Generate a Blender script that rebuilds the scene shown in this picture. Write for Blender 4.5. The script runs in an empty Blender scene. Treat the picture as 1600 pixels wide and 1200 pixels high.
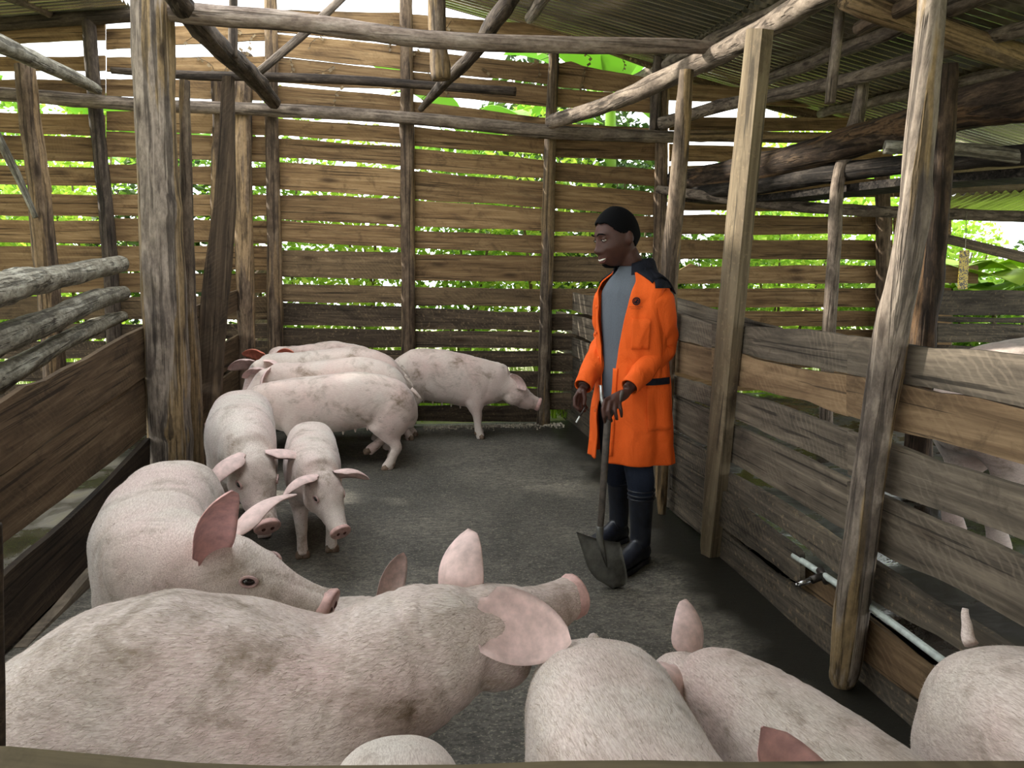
import bpy, bmesh, math, random
import numpy as np
from mathutils import Vector, Matrix, noise, Quaternion
random.seed(7)
SC = bpy.context.scene
COL = SC.collection
# ------------------------------------------------------------------ camera, world, sun, exposure
F, H = 1150.0, 1.42
PSI, TH = 0.12849, 0.13566
fw = np.array([math.sin(PSI)*math.cos(TH), math.cos(PSI)*math.cos(TH), -math.sin(TH)])
rt = np.array([math.cos(PSI), -math.sin(PSI), 0.0])
up = np.cross(rt, fw)
CAM = np.array([0, 0, H])
cd = bpy.data.cameras.new('camera'); cam = bpy.data.objects.new('camera', cd); COL.objects.link(cam)
cd.sensor_width = 36; cd.lens = F/1600*36; cd.clip_start = 0.05; cd.clip_end = 300
cam.matrix_world = Matrix(((rt[0], up[0], -fw[0], 0), (rt[1], up[1], -fw[1], 0), (rt[2], up[2], -fw[2], H), (0, 0, 0, 1)))
SC.camera = cam
W = bpy.data.worlds.new('sky'); SC.world = W; W.use_nodes = True
bg = W.node_tree.nodes['Background']; bg.inputs[0].default_value = (0.93, 0.97, 1.0, 1); bg.inputs[1].default_value = 1.5
sd = bpy.data.lights.new('sun', 'SUN'); sd.energy = 3.2; sd.angle = math.radians(2.0); sd.color = (1, 0.95, 0.85)
sun = bpy.data.objects.new('sun', sd); COL.objects.link(sun)
sun.rotation_euler = Vector((0.82, -0.36, -0.46)).to_track_quat('-Z', 'Y').to_euler()
vs = SC.view_settings
vs.view_transform = 'Standard'; vs.look = 'None'; vs.gamma = 1; vs.use_curve_mapping = False
vs.exposure = 1.56
SC.cycles.max_bounces = 8; SC.cycles.diffuse_bounces = 5
# ------------------------------------------------------------------ pixel -> world helpers (places are measured, then built in metres)
def ray(x, y): return fw + rt*((x-800)/F) + up*((600-y)/F)
def atY(x, y, Y): d = ray(x, y); return Vector(CAM + d*(Y/d[1]))
def atX(x, y, X): d = ray(x, y); return Vector(CAM + d*(X/d[0]))
def atZ(x, y, Z): d = ray(x, y); return Vector(CAM + d*((Z-H)/d[2]))
def depth(p): return float((np.array(p)-CAM) @ fw)
YB, XR, XL = 7.33, 1.56, -1.60
# ------------------------------------------------------------------ materials
def lin(c):
    return tuple(((v/255)/12.92 if v/255 <= .04045 else (((v/255)+.055)/1.055)**2.4) for v in c) + (1,)
MATS = {}
class NT:
    def __init__(s, name):
        s.m = bpy.data.materials.new(name); s.m.use_nodes = True; s.t = s.m.node_tree; s.b = s.t.nodes['Principled BSDF']
        MATS[name] = s.m
    def n(s, typ, **kw):
        nd = s.t.nodes.new(typ)
        for k, v in kw.items():
            if k.startswith('i_'):
                key = k[2:]; key = int(key) if key.isdigit() else key
                nd.inputs[key].default_value = v
            else: setattr(nd, k, v)
        return nd
    def l(s, a, b): s.t.links.new(a, b)
    def coords(s, scale, off=37.0, useobj=True):
        tc = s.n('ShaderNodeTexCoord'); src = tc.outputs['Object']
        oi = s.n('ShaderNodeObjectInfo'); mu = s.n('ShaderNodeMath', operation='MULTIPLY', i_1=off); s.l(oi.outputs['Random'], mu.inputs[0])
        ad = s.n('ShaderNodeVectorMath', operation='ADD'); s.l(src, ad.inputs[0]); s.l(mu.outputs[0], ad.inputs[1])
        mp = s.n('ShaderNodeVectorMath', operation='MULTIPLY'); mp.inputs[1].default_value = scale; s.l(ad.outputs[0], mp.inputs[0])
        s.rnd = oi.outputs['Random']
        return mp.outputs[0]
    def noise(s, vec, scale=1, detail=6, rough=.6, dist=0):
        nd = s.n('ShaderNodeTexNoise'); nd.inputs['Scale'].default_value = scale; nd.inputs['Detail'].default_value = detail
        nd.inputs['Roughness'].default_value = rough; nd.inputs['Distortion'].default_value = dist
        s.l(vec, nd.inputs['Vector']); return nd.outputs['Fac']
    def ramp(s, fac, stops):
        r = s.n('ShaderNodeValToRGB'); e = r.color_ramp.elements
        while len(e) < len(stops): e.new(.5)
        for i, (p, c) in enumerate(stops):
            e[i].position = p; e[i].color = c if len(c) == 4 else lin(c)
        s.l(fac, r.inputs[0]); return r.outputs[0]
    def mix(s, fac, a, b, typ='MIX'):
        m = s.n('ShaderNodeMix', data_type='RGBA', blend_type=typ)
        for sock, v in ((m.inputs[0], fac), (m.inputs[6], a), (m.inputs[7], b)):
            if hasattr(v, 'node'): s.l(v, sock)
            else: sock.default_value = v
        return m.outputs[2]
    def rng(s, v, a, b, c, d):
        m = s.n('ShaderNodeMapRange'); s.l(v, m.inputs[0])
        for i, x in enumerate((a, b, c, d)): m.inputs[i+1].default_value = x
        return m.outputs[0]
    def bump(s, h, strength, dist=.01):
        b = s.n('ShaderNodeBump'); b.inputs['Strength'].default_value = strength; b.inputs['Distance'].default_value = dist
        s.l(h, b.inputs['Height']); s.l(b.outputs[0], s.b.inputs['Normal'])
    def col(s, c):
        if hasattr(c, 'node'): s.l(c, s.b.inputs['Base Color'])
        else: s.b.inputs['Base Color'].default_value = c
    def set(s, rough=.7, metal=0, spec=.3):
        s.b.inputs['Roughness'].default_value = rough; s.b.inputs['Metallic'].default_value = metal; s.b.inputs['Specular IOR Level'].default_value = spec
        return s.m
def wood(name, dark, mid, light, stain=(60, 45, 30), stain_amt=.6, scratch=.25, var=(.72, 1.18), speck=0.0, bottom_dirt=0.0):
    s = NT(name)
    g = s.noise(s.coords((1.6, 9, 30)), 1, 8, .65, .6)
    c = s.ramp(g, [(.28, dark), (.5, mid), (.72, light)])
    st = s.noise(s.coords((2.2, 5, 6), 91), 1, 5, .6, 1.0)
    c = s.mix(s.rng(st, .52, .72, 0, stain_amt), c, lin(stain))
    wv = s.n('ShaderNodeTexWave', wave_type='RINGS', rings_direction='Y'); s.l(s.coords((1, 1, 1), 2.6), wv.inputs['Vector']); wv.inputs['Scale'].default_value = 11; wv.inputs['Distortion'].default_value = 7; wv.inputs['Detail'].default_value = 4
    mk = s.noise(s.coords((3, 3, 5), 13), 1, 3, .5); mm = s.n('ShaderNodeMath', operation='MULTIPLY'); s.l(s.rng(wv.outputs['Fac'], .6, 1.0, 0, scratch*.8), mm.inputs[0]); s.l(s.rng(mk, .45, .62, 0, 1), mm.inputs[1])
    c = s.mix(mm.outputs[0], c, lin(light))                        # curved saw marks
    fine = s.noise(s.coords((12, 60, 130), 5), 1, 4, .7)
    c = s.mix(s.rng(fine, .3, .7, .25, 0), c, lin(dark))
    kn = s.n('ShaderNodeTexVoronoi'); s.l(s.coords((1.3, 1, 4.5), 61), kn.inputs['Vector']); kn.inputs['Scale'].default_value = 1.0
    c = s.mix(s.rng(kn.outputs['Distance'], .05, .16, .75, 0), c, lin((48, 34, 22)))
    if speck:
        sp = s.noise(s.coords((40, 40, 40), 3), 1, 3, .6)
        c = s.mix(s.rng(sp, .58, .7, 0, speck), c, lin((175, 150, 115)))
    ck = s.noise(s.coords((1.0, 20, 46), 83), 1, 4, .55, .4); c = s.mix(s.rng(ck, .60, .64, 0, .7), c, lin(tuple(int(v*.45) for v in dark)))      # grain cracks
    bl = s.noise(s.coords((7, 7, 9), 57), 1, 6, .7, .5); c = s.mix(s.rng(bl, .55, .70, 0, .5), c, lin(tuple(int(v*.7) for v in dark)))
    oi = s.n('ShaderNodeObjectInfo')
    v = s.rng(oi.outputs['Random'], 0, 1, *var)
    hs = s.n('ShaderNodeHueSaturation'); s.l(v, hs.inputs['Value']); s.l(c, hs.inputs['Color'])
    hs.inputs['Saturation'].default_value = 1.0
    s.col(hs.outputs[0]); s.bump(g, .35, .006); return s.set(.82, 0, .2)
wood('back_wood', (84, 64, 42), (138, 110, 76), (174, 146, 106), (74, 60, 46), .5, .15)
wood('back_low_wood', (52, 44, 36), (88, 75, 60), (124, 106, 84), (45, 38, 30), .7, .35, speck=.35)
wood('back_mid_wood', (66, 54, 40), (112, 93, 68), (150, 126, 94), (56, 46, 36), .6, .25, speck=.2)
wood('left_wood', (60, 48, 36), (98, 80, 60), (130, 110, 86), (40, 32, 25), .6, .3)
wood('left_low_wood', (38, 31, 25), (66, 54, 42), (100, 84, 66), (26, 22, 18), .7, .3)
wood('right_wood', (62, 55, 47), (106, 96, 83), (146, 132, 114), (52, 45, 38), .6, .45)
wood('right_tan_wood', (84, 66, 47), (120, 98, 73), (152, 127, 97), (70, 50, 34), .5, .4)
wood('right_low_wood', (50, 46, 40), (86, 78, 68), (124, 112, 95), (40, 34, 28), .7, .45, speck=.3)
wood('sawn_wood', (90, 78, 62), (134, 118, 94), (166, 150, 122), (110, 90, 64), .35, .0, speck=.3)
wood('rail_wood', (66, 58, 44), (100, 90, 70), (136, 122, 94), (80, 66, 48), .5, .3)
def bark(name, c1, c2, c3, peel=(196, 164, 116), peel_amt=0.0, low_dirt=None, var=(.8, 1.12), fine=.35):
    s = NT(name)
    g = s.noise(s.coords((14, 14, 5)), 1, 7, .65, .3)
    c = s.ramp(g, [(.3, c1), (.5, c2), (.7, c3)])
    bl = s.noise(s.coords((5, 5, 2.2), 51), 1, 5, .6, .4)
    c = s.mix(s.rng(bl, .5, .68, 0, .6), c, lin(c1))
    h = g
    if peel_amt:
        pm = s.noise(s.coords((7, 7, .55), 23), 1, 3, .5)
        gr = s.noise(s.coords((70, 70, 1.6), 9), 1, 5, .6)
        pc = s.ramp(gr, [(.3, tuple(int(v*.55) for v in peel)), (.5, peel), (.75, tuple(min(255, int(v*1.12)) for v in peel))])
        c = s.mix(s.rng(pm, .62-peel_amt*.3, .64-peel_amt*.3, 0, 1), c, pc)
    kn = s.n('ShaderNodeTexVoronoi'); s.l(s.coords((8, 8, 2.4), 71), kn.inputs['Vector']); kn.inputs['Scale'].default_value = 1.0
    c = s.mix(s.rng(kn.outputs['Distance'], .08, .2, .85, 0), c, lin((46, 36, 28)))
    fn_ = s.noise(s.coords((55, 55, 22), 19), 1, 5, .7); c = s.mix(s.rng(fn_, .38, .56, fine, 0), c, lin(tuple(int(v*.6) for v in c1)))
    c = s.mix(s.rng(fn_, .58, .74, 0, fine), c, lin(c3))
    ck = s.noise(s.coords((34, 34, 1.1), 43), 1, 3, .55, .2); c = s.mix(s.rng(ck, .54, .60, 0, .62), c, lin(tuple(int(v*.5) for v in c1)))   # drying cracks
    ck2 = s.noise(s.coords((60, 60, 1.6), 47), 1, 2, .5); c = s.mix(s.rng(ck2, .60, .68, 0, .45), c, lin(c3))
    oi = s.n('ShaderNodeObjectInfo'); v = s.rng(oi.outputs['Random'], 0, 1, *var)
    hs = s.n('ShaderNodeHueSaturation'); s.l(v, hs.inputs['Value']); s.l(c, hs.inputs['Color'])
    hh = s.n('ShaderNodeMath', operation='SUBTRACT'); s.l(h, hh.inputs[0]); s.l(s.rng(ck, .54, .60, 0, .7), hh.inputs[1])
    s.col(hs.outputs[0]); s.bump(hh.outputs[0], .7, .014); return s.set(.85, 0, .2)
bark('bark_grey', (82, 72, 63), (126, 112, 99), (160, 145, 129))
bark('bark_post', (86, 76, 68), (134, 121, 108), (168, 154, 138), (140, 118, 86), .30)
bark('bark_split', (66, 56, 47), (108, 93, 78), (142, 126, 106), (134, 112, 82), .45)
bark('bark_dark', (50, 43, 37), (82, 71, 61), (112, 99, 86))
bark('bark_back', (66, 54, 44), (108, 90, 72), (140, 120, 98), (140, 116, 86), .3)
bark('bark_pink', (98, 82, 72), (142, 126, 113), (172, 158, 144))
bark('bark_pale', (98, 90, 76), (146, 140, 124), (186, 182, 166), fine=.5)
bark('trunk_dark', (34, 28, 23), (62, 50, 40), (100, 82, 64), (96, 74, 52), .2)
bark('plank_black', (26, 23, 20), (44, 39, 34), (84, 76, 68))
def plain(name, c, rough=.6, metal=0, spec=.3, amt=.2, sc=40):
    s = NT(name); n = s.noise(s.coords((sc, sc, sc)), 1, 5, .6)
    s.col(s.ramp(n, [(.3, tuple(int(v*(1-amt)) for v in c)), (.7, tuple(min(255, int(v*(1+amt*.6))) for v in c))]))
    s.bump(n, .15, .004); return s.set(rough, metal, spec)
# floor: dark damp concrete
s = NT('floor_mat')
a = s.noise(s.coords((1.1, 1.1, 1.1), 0), 1, 8, .62, .5); c = s.ramp(a, [(.3, (64, 62, 56)), (.5, (98, 94, 86)), (.68, (128, 122, 110))])
f1 = s.noise(s.coords((16, 30, 16), 0), 1, 8, .8); c = s.mix(s.rng(f1, .44, .58, .62, 0), c, lin((44, 43, 38)))
f2 = s.noise(s.coords((70, 90, 70), 0), 1, 4, .7); c = s.mix(s.rng(f2, .54, .66, 0, .6), c, lin((160, 152, 134)))
f3 = s.noise(s.coords((48, 70, 60), 4), 1, 4, .75); c = s.mix(s.rng(f3, .53, .64, 0, .65), c, lin((30, 30, 26)))
tc = s.n('ShaderNodeTexCoord'); sx = s.n('ShaderNodeSeparateXYZ'); s.l(tc.outputs['Object'], sx.inputs[0])
wob = s.noise(s.coords((2.5, 2.5, 2.5), 0), 1, 4, .6); ad = s.n('ShaderNodeMath', operation='MULTIPLY_ADD', i_1=.5); s.l(wob, ad.inputs[0]); s.l(sx.outputs[0], ad.inputs[2])
wet = s.rng(ad.outputs[0], 1.42, 1.62, 0, 1)                       # damp gutter strip beside the right-hand boards
c = s.mix(wet, c, lin((34, 33, 28))); s.col(c)
s.l(s.rng(wet, 0, 1, .72, .32), s.b.inputs['Roughness']); s.bump(f1, .5, .01); s.b.inputs['Specular IOR Level'].default_value = .35
s = NT('wet_floor'); a = s.noise(s.coords((3, 3, 3), 0), 1, 6, .6, .6)
s.col(s.ramp(a, [(.35, (20, 19, 16)), (.6, (46, 43, 32)), (.75, (70, 66, 40))])); s.l(s.rng(a, .4, .6, .08, .6), s.b.inputs['Roughness']); s.bump(a, .4, .02)
s = NT('ground_mat'); a = s.noise(s.coords((3, 3, 3), 0), 1, 8, .7)
s.col(s.ramp(a, [(.3, (120, 122, 84)), (.5, (158, 160, 114)), (.7, (190, 190, 150))])); s.set(.9)
# pig skin
def skin(name, base, pinkish, dirt_amt, hair=1.0):
    s = NT(name)
    big = s.noise(s.coords((3.2, 3.2, 3.2), 77), 1, 4, .55)
    c = s.mix(s.rng(big, .35, .65, 0, 1), lin(base), lin(pinkish))
    hv = s.noise(s.coords((45, 330, 300), 11), 1, 4, .7, .3)
    c = s.mix(s.rng(hv, .38, .54, .5*hair, 0), c, lin((150, 128, 112)))
    c = s.mix(s.rng(hv, .54, .70, 0, .6*hair), c, lin((238, 230, 216)))
    d1 = s.noise(s.coords((4.5, 4.5, 6), 29), 1, 7, .68, .6)
    d2 = s.noise(s.coords((24, 40, 40), 31), 1, 4, .7)
    md = s.n('ShaderNodeMath', operation='MULTIPLY'); s.l(s.rng(d1, .50, .66, 0, dirt_amt), md.inputs[0]); s.l(s.rng(d2, .35, .6, .35, 1), md.inputs[1])
    c = s.mix(md.outputs[0], c, lin((122, 104, 84)))
    sp = s.noise(s.coords((55, 55, 55), 41), 1, 3, .6); c = s.mix(s.rng(sp, .68, .74, 0, .55), c, lin((96, 74, 62)))
    s.col(c); s.bump(hv, .25, .004)
    s.b.inputs['Sheen Weight'].default_value = .25; s.b.inputs['Sheen Roughness'].default_value = .5
    return s.set(.62, 0, .25)
skin('pig_skin', (212, 202, 192), (213, 190, 184), .85)
skin('pig_skin_dirty', (208, 196, 187), (211, 185, 180), 1.0)
skin('pig_skin_clean', (214, 205, 196), (215, 194, 187), .65)
skin('pig_skin_far', (212, 199, 188), (214, 188, 179), .9, .5)
plain('pig_ear', (216, 168, 164), .6, amt=.14, sc=30)
plain('pig_ear_pale', (218, 190, 184), .6, amt=.12, sc=30)
plain('pig_ear_red', (206, 126, 104), .6, amt=.15, sc=30)
plain('pig_snout', (208, 168, 160), .5, amt=.15, sc=40)
plain('nostril', (92, 52, 48), .5)
plain('pig_eye', (40, 32, 30), .15, spec=.6)
plain('pig_eyelid', (204, 172, 168), .5)
plain('hoof', (120, 100, 84), .6)
# metal roof
s = NT('roof_metal'); a = s.noise(s.coords((1.5, 8, 3)), 1, 6, .6)
c = s.ramp(a, [(.3, (150, 148, 136)), (.55, (190, 187, 172)), (.75, (214, 210, 194))])
r2 = s.noise(s.coords((4, 4, 4), 17), 1, 6, .65); c = s.mix(s.rng(r2, .6, .75, 0, .5), c, lin((120, 92, 62))); s.col(c)
s.set(.27, .85, .5)
def leafmat(name, c1, c2, trans=.45):
    s = NT(name); oi = s.n('ShaderNodeNewGeometry')
    r = s.ramp(oi.outputs['Random Per Island'], [(0, c1), (1, c2)]); s.col(r); s.set(.55, 0, .3)
    tr = s.n('ShaderNodeBsdfTranslucent'); s.l(r, tr.inputs[0]); mx = s.n('ShaderNodeMixShader', i_0=trans)
    s.l(s.b.outputs[0], mx.inputs[1]); s.l(tr.outputs[0], mx.inputs[2]); s.l(mx.outputs[0], s.t.nodes['Material Output'].inputs[0])
leafmat('leaf_bright', (120, 168, 40), (190, 214, 84)); leafmat('leaf_mid', (84, 128, 36), (150, 186, 60)); leafmat('leaf_dark', (30, 48, 20), (84, 116, 40))
leafmat('bristle', (150, 132, 116), (238, 228, 214), .3); leafmat('leaf_banana', (120, 176, 70), (176, 214, 110)); leafmat('leaf_dry', (96, 80, 56), (140, 120, 86), .2)
plain('stem', (96, 84, 52)); plain('vine', (84, 68, 48))
plain('pvc', (188, 196, 190), .35, amt=.12); plain('steel', (150, 150, 150), .25, .9, .5, .1); plain('brass_dark', (70, 66, 62), .4, .6)
s = NT('fly_trap'); a = s.noise(s.coords((90, 90, 90)), 1, 2, .5); s.col(s.ramp(a, [(.48, (206, 178, 44)), (.56, (70, 58, 26))])); s.set(.3)
plain('grit', (168, 160, 144), .9, amt=.4, sc=20); plain('string', (180, 170, 150)); plain('rag', (120, 118, 110))
# clothing and person
def cloth(name, c, amt=.12, sc=300, rough=.8, wr=.5):
    s = NT(name); n = s.noise(s.coords((sc, sc, sc), 0), 1, 2, .5); w = s.noise(s.coords((9, 9, 5), 0), 1, 4, .5, 1.2)
    k = s.mix(s.rng(n, .3, .7, 0, 1), tuple(v*(1-amt) for v in lin(c)[:3])+(1,), lin(c)); s.col(k); s.bump(w, wr, .03); return s.set(rough, 0, .15)
cloth('coat_orange', (232, 97, 34), wr=.55); cloth('coat_black', (26, 28, 36)); cloth('shirt_grey', (98, 104, 112), .3, 500, wr=.35); cloth('jeans_navy', (36, 42, 56), .4)
plain('rubber', (28, 32, 42), .38, spec=.5, amt=.3); plain('human_skin', (72, 46, 38), .5, spec=.28, amt=.12, sc=25); plain('hair_black', (9, 9, 10), .9, spec=.1, amt=.5, sc=200)
plain('lip', (92, 54, 48), .5); plain('teeth', (232, 226, 216), .3, amt=.05); plain('eye_white', (214, 206, 198), .3, amt=.05); plain('iris', (22, 14, 12), .2)
plain('nail', (150, 108, 92), .4, amt=.08); plain('shovel_steel', (104, 102, 96), .45, .45, .4, .35, 12); plain('shovel_wood', (74, 66, 58), .55, 0, .4, .35, 30); plain('shovel_tip', (150, 150, 148), .35, .8)
plain('pen_white', (226, 226, 222), .3, amt=.05); plain('button', (236, 110, 48), .4)
M = MATS
# ------------------------------------------------------------------ object helpers
def tag(o, label=None, cat=None, group=None, kind=None):
    for k, v in (('label', label), ('category', cat), ('group', group), ('kind', kind)):
        if v: o[k] = v
    return o
def empty(name, loc=(0, 0, 0), rz=0, label=None, cat=None, group=None, kind=None):
    o = bpy.data.objects.new(name, None); o.empty_display_size = .1; COL.objects.link(o); o.location = loc; o.rotation_euler = (0, 0, rz)
    return tag(o, label, cat, group, kind)
def mesh(name, V, Fc, mat, parent=None, smooth=False, Mx=None, mats=None, fmat=None):
    me = bpy.data.meshes.new(name)
    V = [Vector(v) for v in V]
    if Mx is not None:
        inv = Mx.inverted(); V = [inv @ v for v in V]
    me.from_pydata([tuple(v) for v in V], [], [tuple(int(i) for i in f) for f in Fc]); me.update()
    for k in (mats or [mat]): me.materials.append(M[k])
    if fmat is not None: me.polygons.foreach_set('material_index', fmat)
    if smooth: me.polygons.foreach_set('use_smooth', [True]*len(me.polygons))
    o = bpy.data.objects.new(name, me); COL.objects.link(o)
    if parent: o.parent = parent
    if Mx is not None: o.matrix_local = Mx
    return o
def frame(o, x, y):
    x = Vector(x).normalized(); y = Vector(y); z = x.cross(y).normalized(); y = z.cross(x)
    return Matrix(((x.x, y.x, z.x, o[0]), (x.y, y.y, z.y, o[1]), (x.z, y.z, z.z, o[2]), (0, 0, 0, 1)))
class Geo:
    """collects closed shapes as plain vertex and face lists"""
    def __init__(s): s.V = []; s.F = []; s.m = []
    def add(s, V, Fc, mi=0):
        n = len(s.V); s.V += [Vector(v) for v in V]; s.F += [tuple(i+n for i in f) for f in Fc]; s.m += [mi]*len(Fc); return s
    def loft(s, rings, cap=True, mi=0):
        N = len(rings[0]); V = [p for r in rings for p in r]; Fc = []
        for i in range(len(rings)-1):
            for j in range(N):
                k = (j+1) % N; Fc.append((i*N+j, i*N+k, (i+1)*N+k, (i+1)*N+j))
        if cap:
            for i, rev in ((0, True), (len(rings)-1, False)):
                c = sum((Vector(p) for p in rings[i]), Vector())/N; V.append(c); ci = len(V)-1
                for j in range(N):
                    k = (j+1) % N; Fc.append((i*N+k, i*N+j, ci) if rev else (i*N+j, i*N+k, ci))
        return s.add(V, Fc, mi)
    def tube(s, pts, rad, N=12, cap=True, mi=0, wob=None, ref=None):
        pts = [Vector(p) for p in pts]; rings = []; prev = None
        for i, p in enumerate(pts):
            t = (pts[min(i+1, len(pts)-1)]-pts[max(i-1, 0)]).normalized()
            if prev is None:
                a = Vector(ref) if ref is not None else (Vector((0, 0, 1)) if abs(t.z) < .9 else Vector((1, 0, 0)))
            else: a = prev
            u = (a - t*a.dot(t)).normalized(); prev = u; v = t.cross(u)
            r = rad[i] if isinstance(rad, (list, tuple)) else rad
            ru, rv = r if isinstance(r, (list, tuple)) else (r, r)
            rg = []
            for j in range(N):
                an = 2*math.pi*j/N; k = wob(i, j, p, an) if wob else 1
                rg.append(p+u*(math.cos(an)*ru*k)+v*(math.sin(an)*rv*k))
            rings.append(rg)
        return s.loft(rings, cap, mi)
    def ell(s, c, ax, r, N=14, K=9, mi=0):
        c = Vector(c); ax = [Vector(a) for a in ax]; rings = []
        for i in range(1, K):
            ph = math.pi*i/K; rr = math.sin(ph); h = math.cos(ph)
            rings.append([c+ax[2]*(r[2]*h)+ax[0]*(r[0]*rr*math.cos(2*math.pi*j/N))+ax[1]*(r[1]*rr*math.sin(2*math.pi*j/N)) for j in range(N)])
        rings.reverse()
        N0 = N; V = [p for q in rings for p in q]; Fc = []
        for i in range(len(rings)-1):
            for j in range(N0):
                k = (j+1) % N0; Fc.append((i*N0+j, i*N0+k, (i+1)*N0+k, (i+1)*N0+j))
        V += [c-ax[2]*r[2], c+ax[2]*r[2]]; b = len(V)-2; L = (len(rings)-1)*N0
        for j in range(N0):
            k = (j+1) % N0; Fc.append((k, j, b)); Fc.append((L+j, L+k, b+1))
        return s.add(V, Fc, mi)
    def box(s, Mx, sx, sy, sz, mi=0):
        V = [Mx @ Vector((x*sx/2, y*sy/2, z*sz/2)) for x in (-1, 1) for y in (-1, 1) for z in (-1, 1)]
        return s.add(V, [(0, 1, 3, 2), (4, 6, 7, 5), (0, 4, 5, 1), (2, 3, 7, 6), (0, 2, 6, 4), (1, 5, 7, 3)], mi)
    def obj(s, name, mat, parent=None, smooth=True, Mx=None, mats=None):
        return mesh(name, s.V, s.F, mat, parent, smooth, Mx, mats, s.m if mats else None)
def fuse(g, name, mat, parent, voxel, it=6, fac=.5):
    """fuse the closed shapes in g into one continuous smooth skin"""
    o = g.obj(name+'_raw', mat, None, True); me0 = o.data
    r = o.modifiers.new('r', 'REMESH'); r.mode = 'VOXEL'; r.voxel_size = voxel; r.use_smooth_shade = True
    if it:
        q = o.modifiers.new('s', 'SMOOTH'); q.factor = fac; q.iterations = it
    dg = bpy.context.evaluated_depsgraph_get(); me = bpy.data.meshes.new_from_object(o.evaluated_get(dg))
    bpy.data.objects.remove(o); bpy.data.meshes.remove(me0); me.name = name
    me.materials.clear(); me.materials.append(M[mat]); me.polygons.foreach_set('use_smooth', [True]*len(me.polygons))
    ob = bpy.data.objects.new(name, me); COL.objects.link(ob); ob.parent = parent
    return ob
ID3 = (Vector((1, 0, 0)), Vector((0, 1, 0)), Vector((0, 0, 1)))
def nz(*a): return noise.noise(Vector(a))
def interp(poly, x):
    return float(np.interp(x, [p[0] for p in poly], [p[1] for p in poly]))
SEED = [0]
def board(parent, plane, nrm, x0, x1, top, bot, mat, th=.024, jit=.005, off=0.0, name='board', label=None):
    """one plank: edges measured on its wall plane, built with waney edges, thickness and a little bow"""
    SEED[0] += 1; sd_ = SEED[0]*1.37
    tp = top if isinstance(top, list) else [(x0, top[0]), (x1, top[1])]
    bt = bot if isinstance(bot, list) else [(x0, bot[0]), (x1, bot[1])]
    nrm = Vector(nrm); pa = plane(x0, (interp(tp, x0)+interp(bt, x0))/2); pb = plane(x1, (interp(tp, x1)+interp(bt, x1))/2)
    L = (pb-pa).length; n = max(7, min(26, int(L/.11)))
    if isinstance(top, list): n = max(n, 22)
    xs = np.linspace(x0, x1, n); V = []
    o = random.uniform(-.006, .006)+off
    for i, x in enumerate(xs):
        a = plane(x, interp(tp, x)); b = plane(x, interp(bt, x)); d = (a-b).normalized(); t = i*L/n
        a = a+d*(nz(t*3, sd_, 0)*jit*1.6+nz(t*9, sd_, 5)*jit*.8); b = b+d*(nz(t*3, sd_, 9)*jit*1.6+nz(t*9, sd_, 3)*jit*.8)
        bow = nrm*(o+nz(t*1.2, sd_, 2)*.008)
        V += [a+bow, b+bow, b+bow+nrm*th, a+bow+nrm*th]
    Fc = []
    for i in range(n-1):
        for j in range(4):
            k = (j+1) % 4; Fc.append((i*4+j, i*4+k, (i+1)*4+k, (i+1)*4+j))
    Fc += [(3, 2, 1, 0), tuple((n-1)*4+j for j in range(4))]
    Mx = frame((pa+pb)/2, pb-pa, nrm)
    ob = mesh(name, V, Fc, mat, parent, False, Mx)
    if label: ob['label'] = label
    return ob
def catmull(P, n):
    P = [np.array(p, float) for p in P]
    if len(P) == 2: return [P[0]+(P[1]-P[0])*i/(n-1) for i in range(n)]
    out = []; m = len(P)-1
    for i in range(n):
        t = i/(n-1)*m; k = min(int(t), m-1); u = t-k
        p0 = P[max(k-1, 0)]; p1 = P[k]; p2 = P[k+1]; p3 = P[min(k+2, m)]
        out.append(.5*((2*p1)+(-p0+p2)*u+(2*p0-5*p1+4*p2-p3)*u*u+(-p0+3*p1-3*p2+p3)*u**3))
    return out
def log(name, pts, mat, label, cat, rough=.06, knots=True, N=14, parent=None, plane=None, group=None):
    """pts: (px, py, width_px, Y) measured points -> a crooked round log in metres"""
    SEED[0] += 1; sd_ = SEED[0]*2.11
    Wp = []
    for p in pts:
        w = plane(p[0], p[1]) if plane else atY(p[0], p[1], p[3])
        Wp.append((w.x, w.y, w.z, p[2]*depth(w)/F/2))
    L = sum((Vector(Wp[i+1][:3])-Vector(Wp[i][:3])).length for i in range(len(Wp)-1))
    n = max(10, min(48, int(L/.07))); R = catmull(Wp, n)
    kn = [(random.uniform(.1, .9)*n, random.uniform(0, 6.28), random.uniform(.1, .25)) for _ in range(int(L*2))] if knots else []
    def wob(i, j, p, an):
        k = 1+rough*nz(math.cos(an)*1.3+sd_, math.sin(an)*1.3, i*.35)*1.6+rough*.5*nz(math.cos(an)*3, math.sin(an)*3+sd_, i*1.1)
        for (ki, ka, kh) in kn:
            da = math.atan2(math.sin(an-ka), math.cos(an-ka)); k += kh*math.exp(-((i-ki)/.9)**2-(da/.35)**2)
        return k
    g = Geo(); g.tube([r[:3] for r in R], [float(r[3]) for r in R], N, True, 0, wob)
    a, b = Vector(R[0][:3]), Vector(R[-1][:3]); z = (b-a).normalized(); ref = Vector((0, 1, 0)) if abs(z.y) < .9 else Vector((1, 0, 0))
    x = ref.cross(z).normalized(); y = z.cross(x); c = (a+b)/2
    Mx = Matrix(((x.x, y.x, z.x, c.x), (x.y, y.y, z.y, c.y), (x.z, y.z, z.z, c.z), (0, 0, 0, 1)))
    o = g.obj(name, mat, parent, True, Mx)
    return tag(o, label, cat, group)
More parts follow.
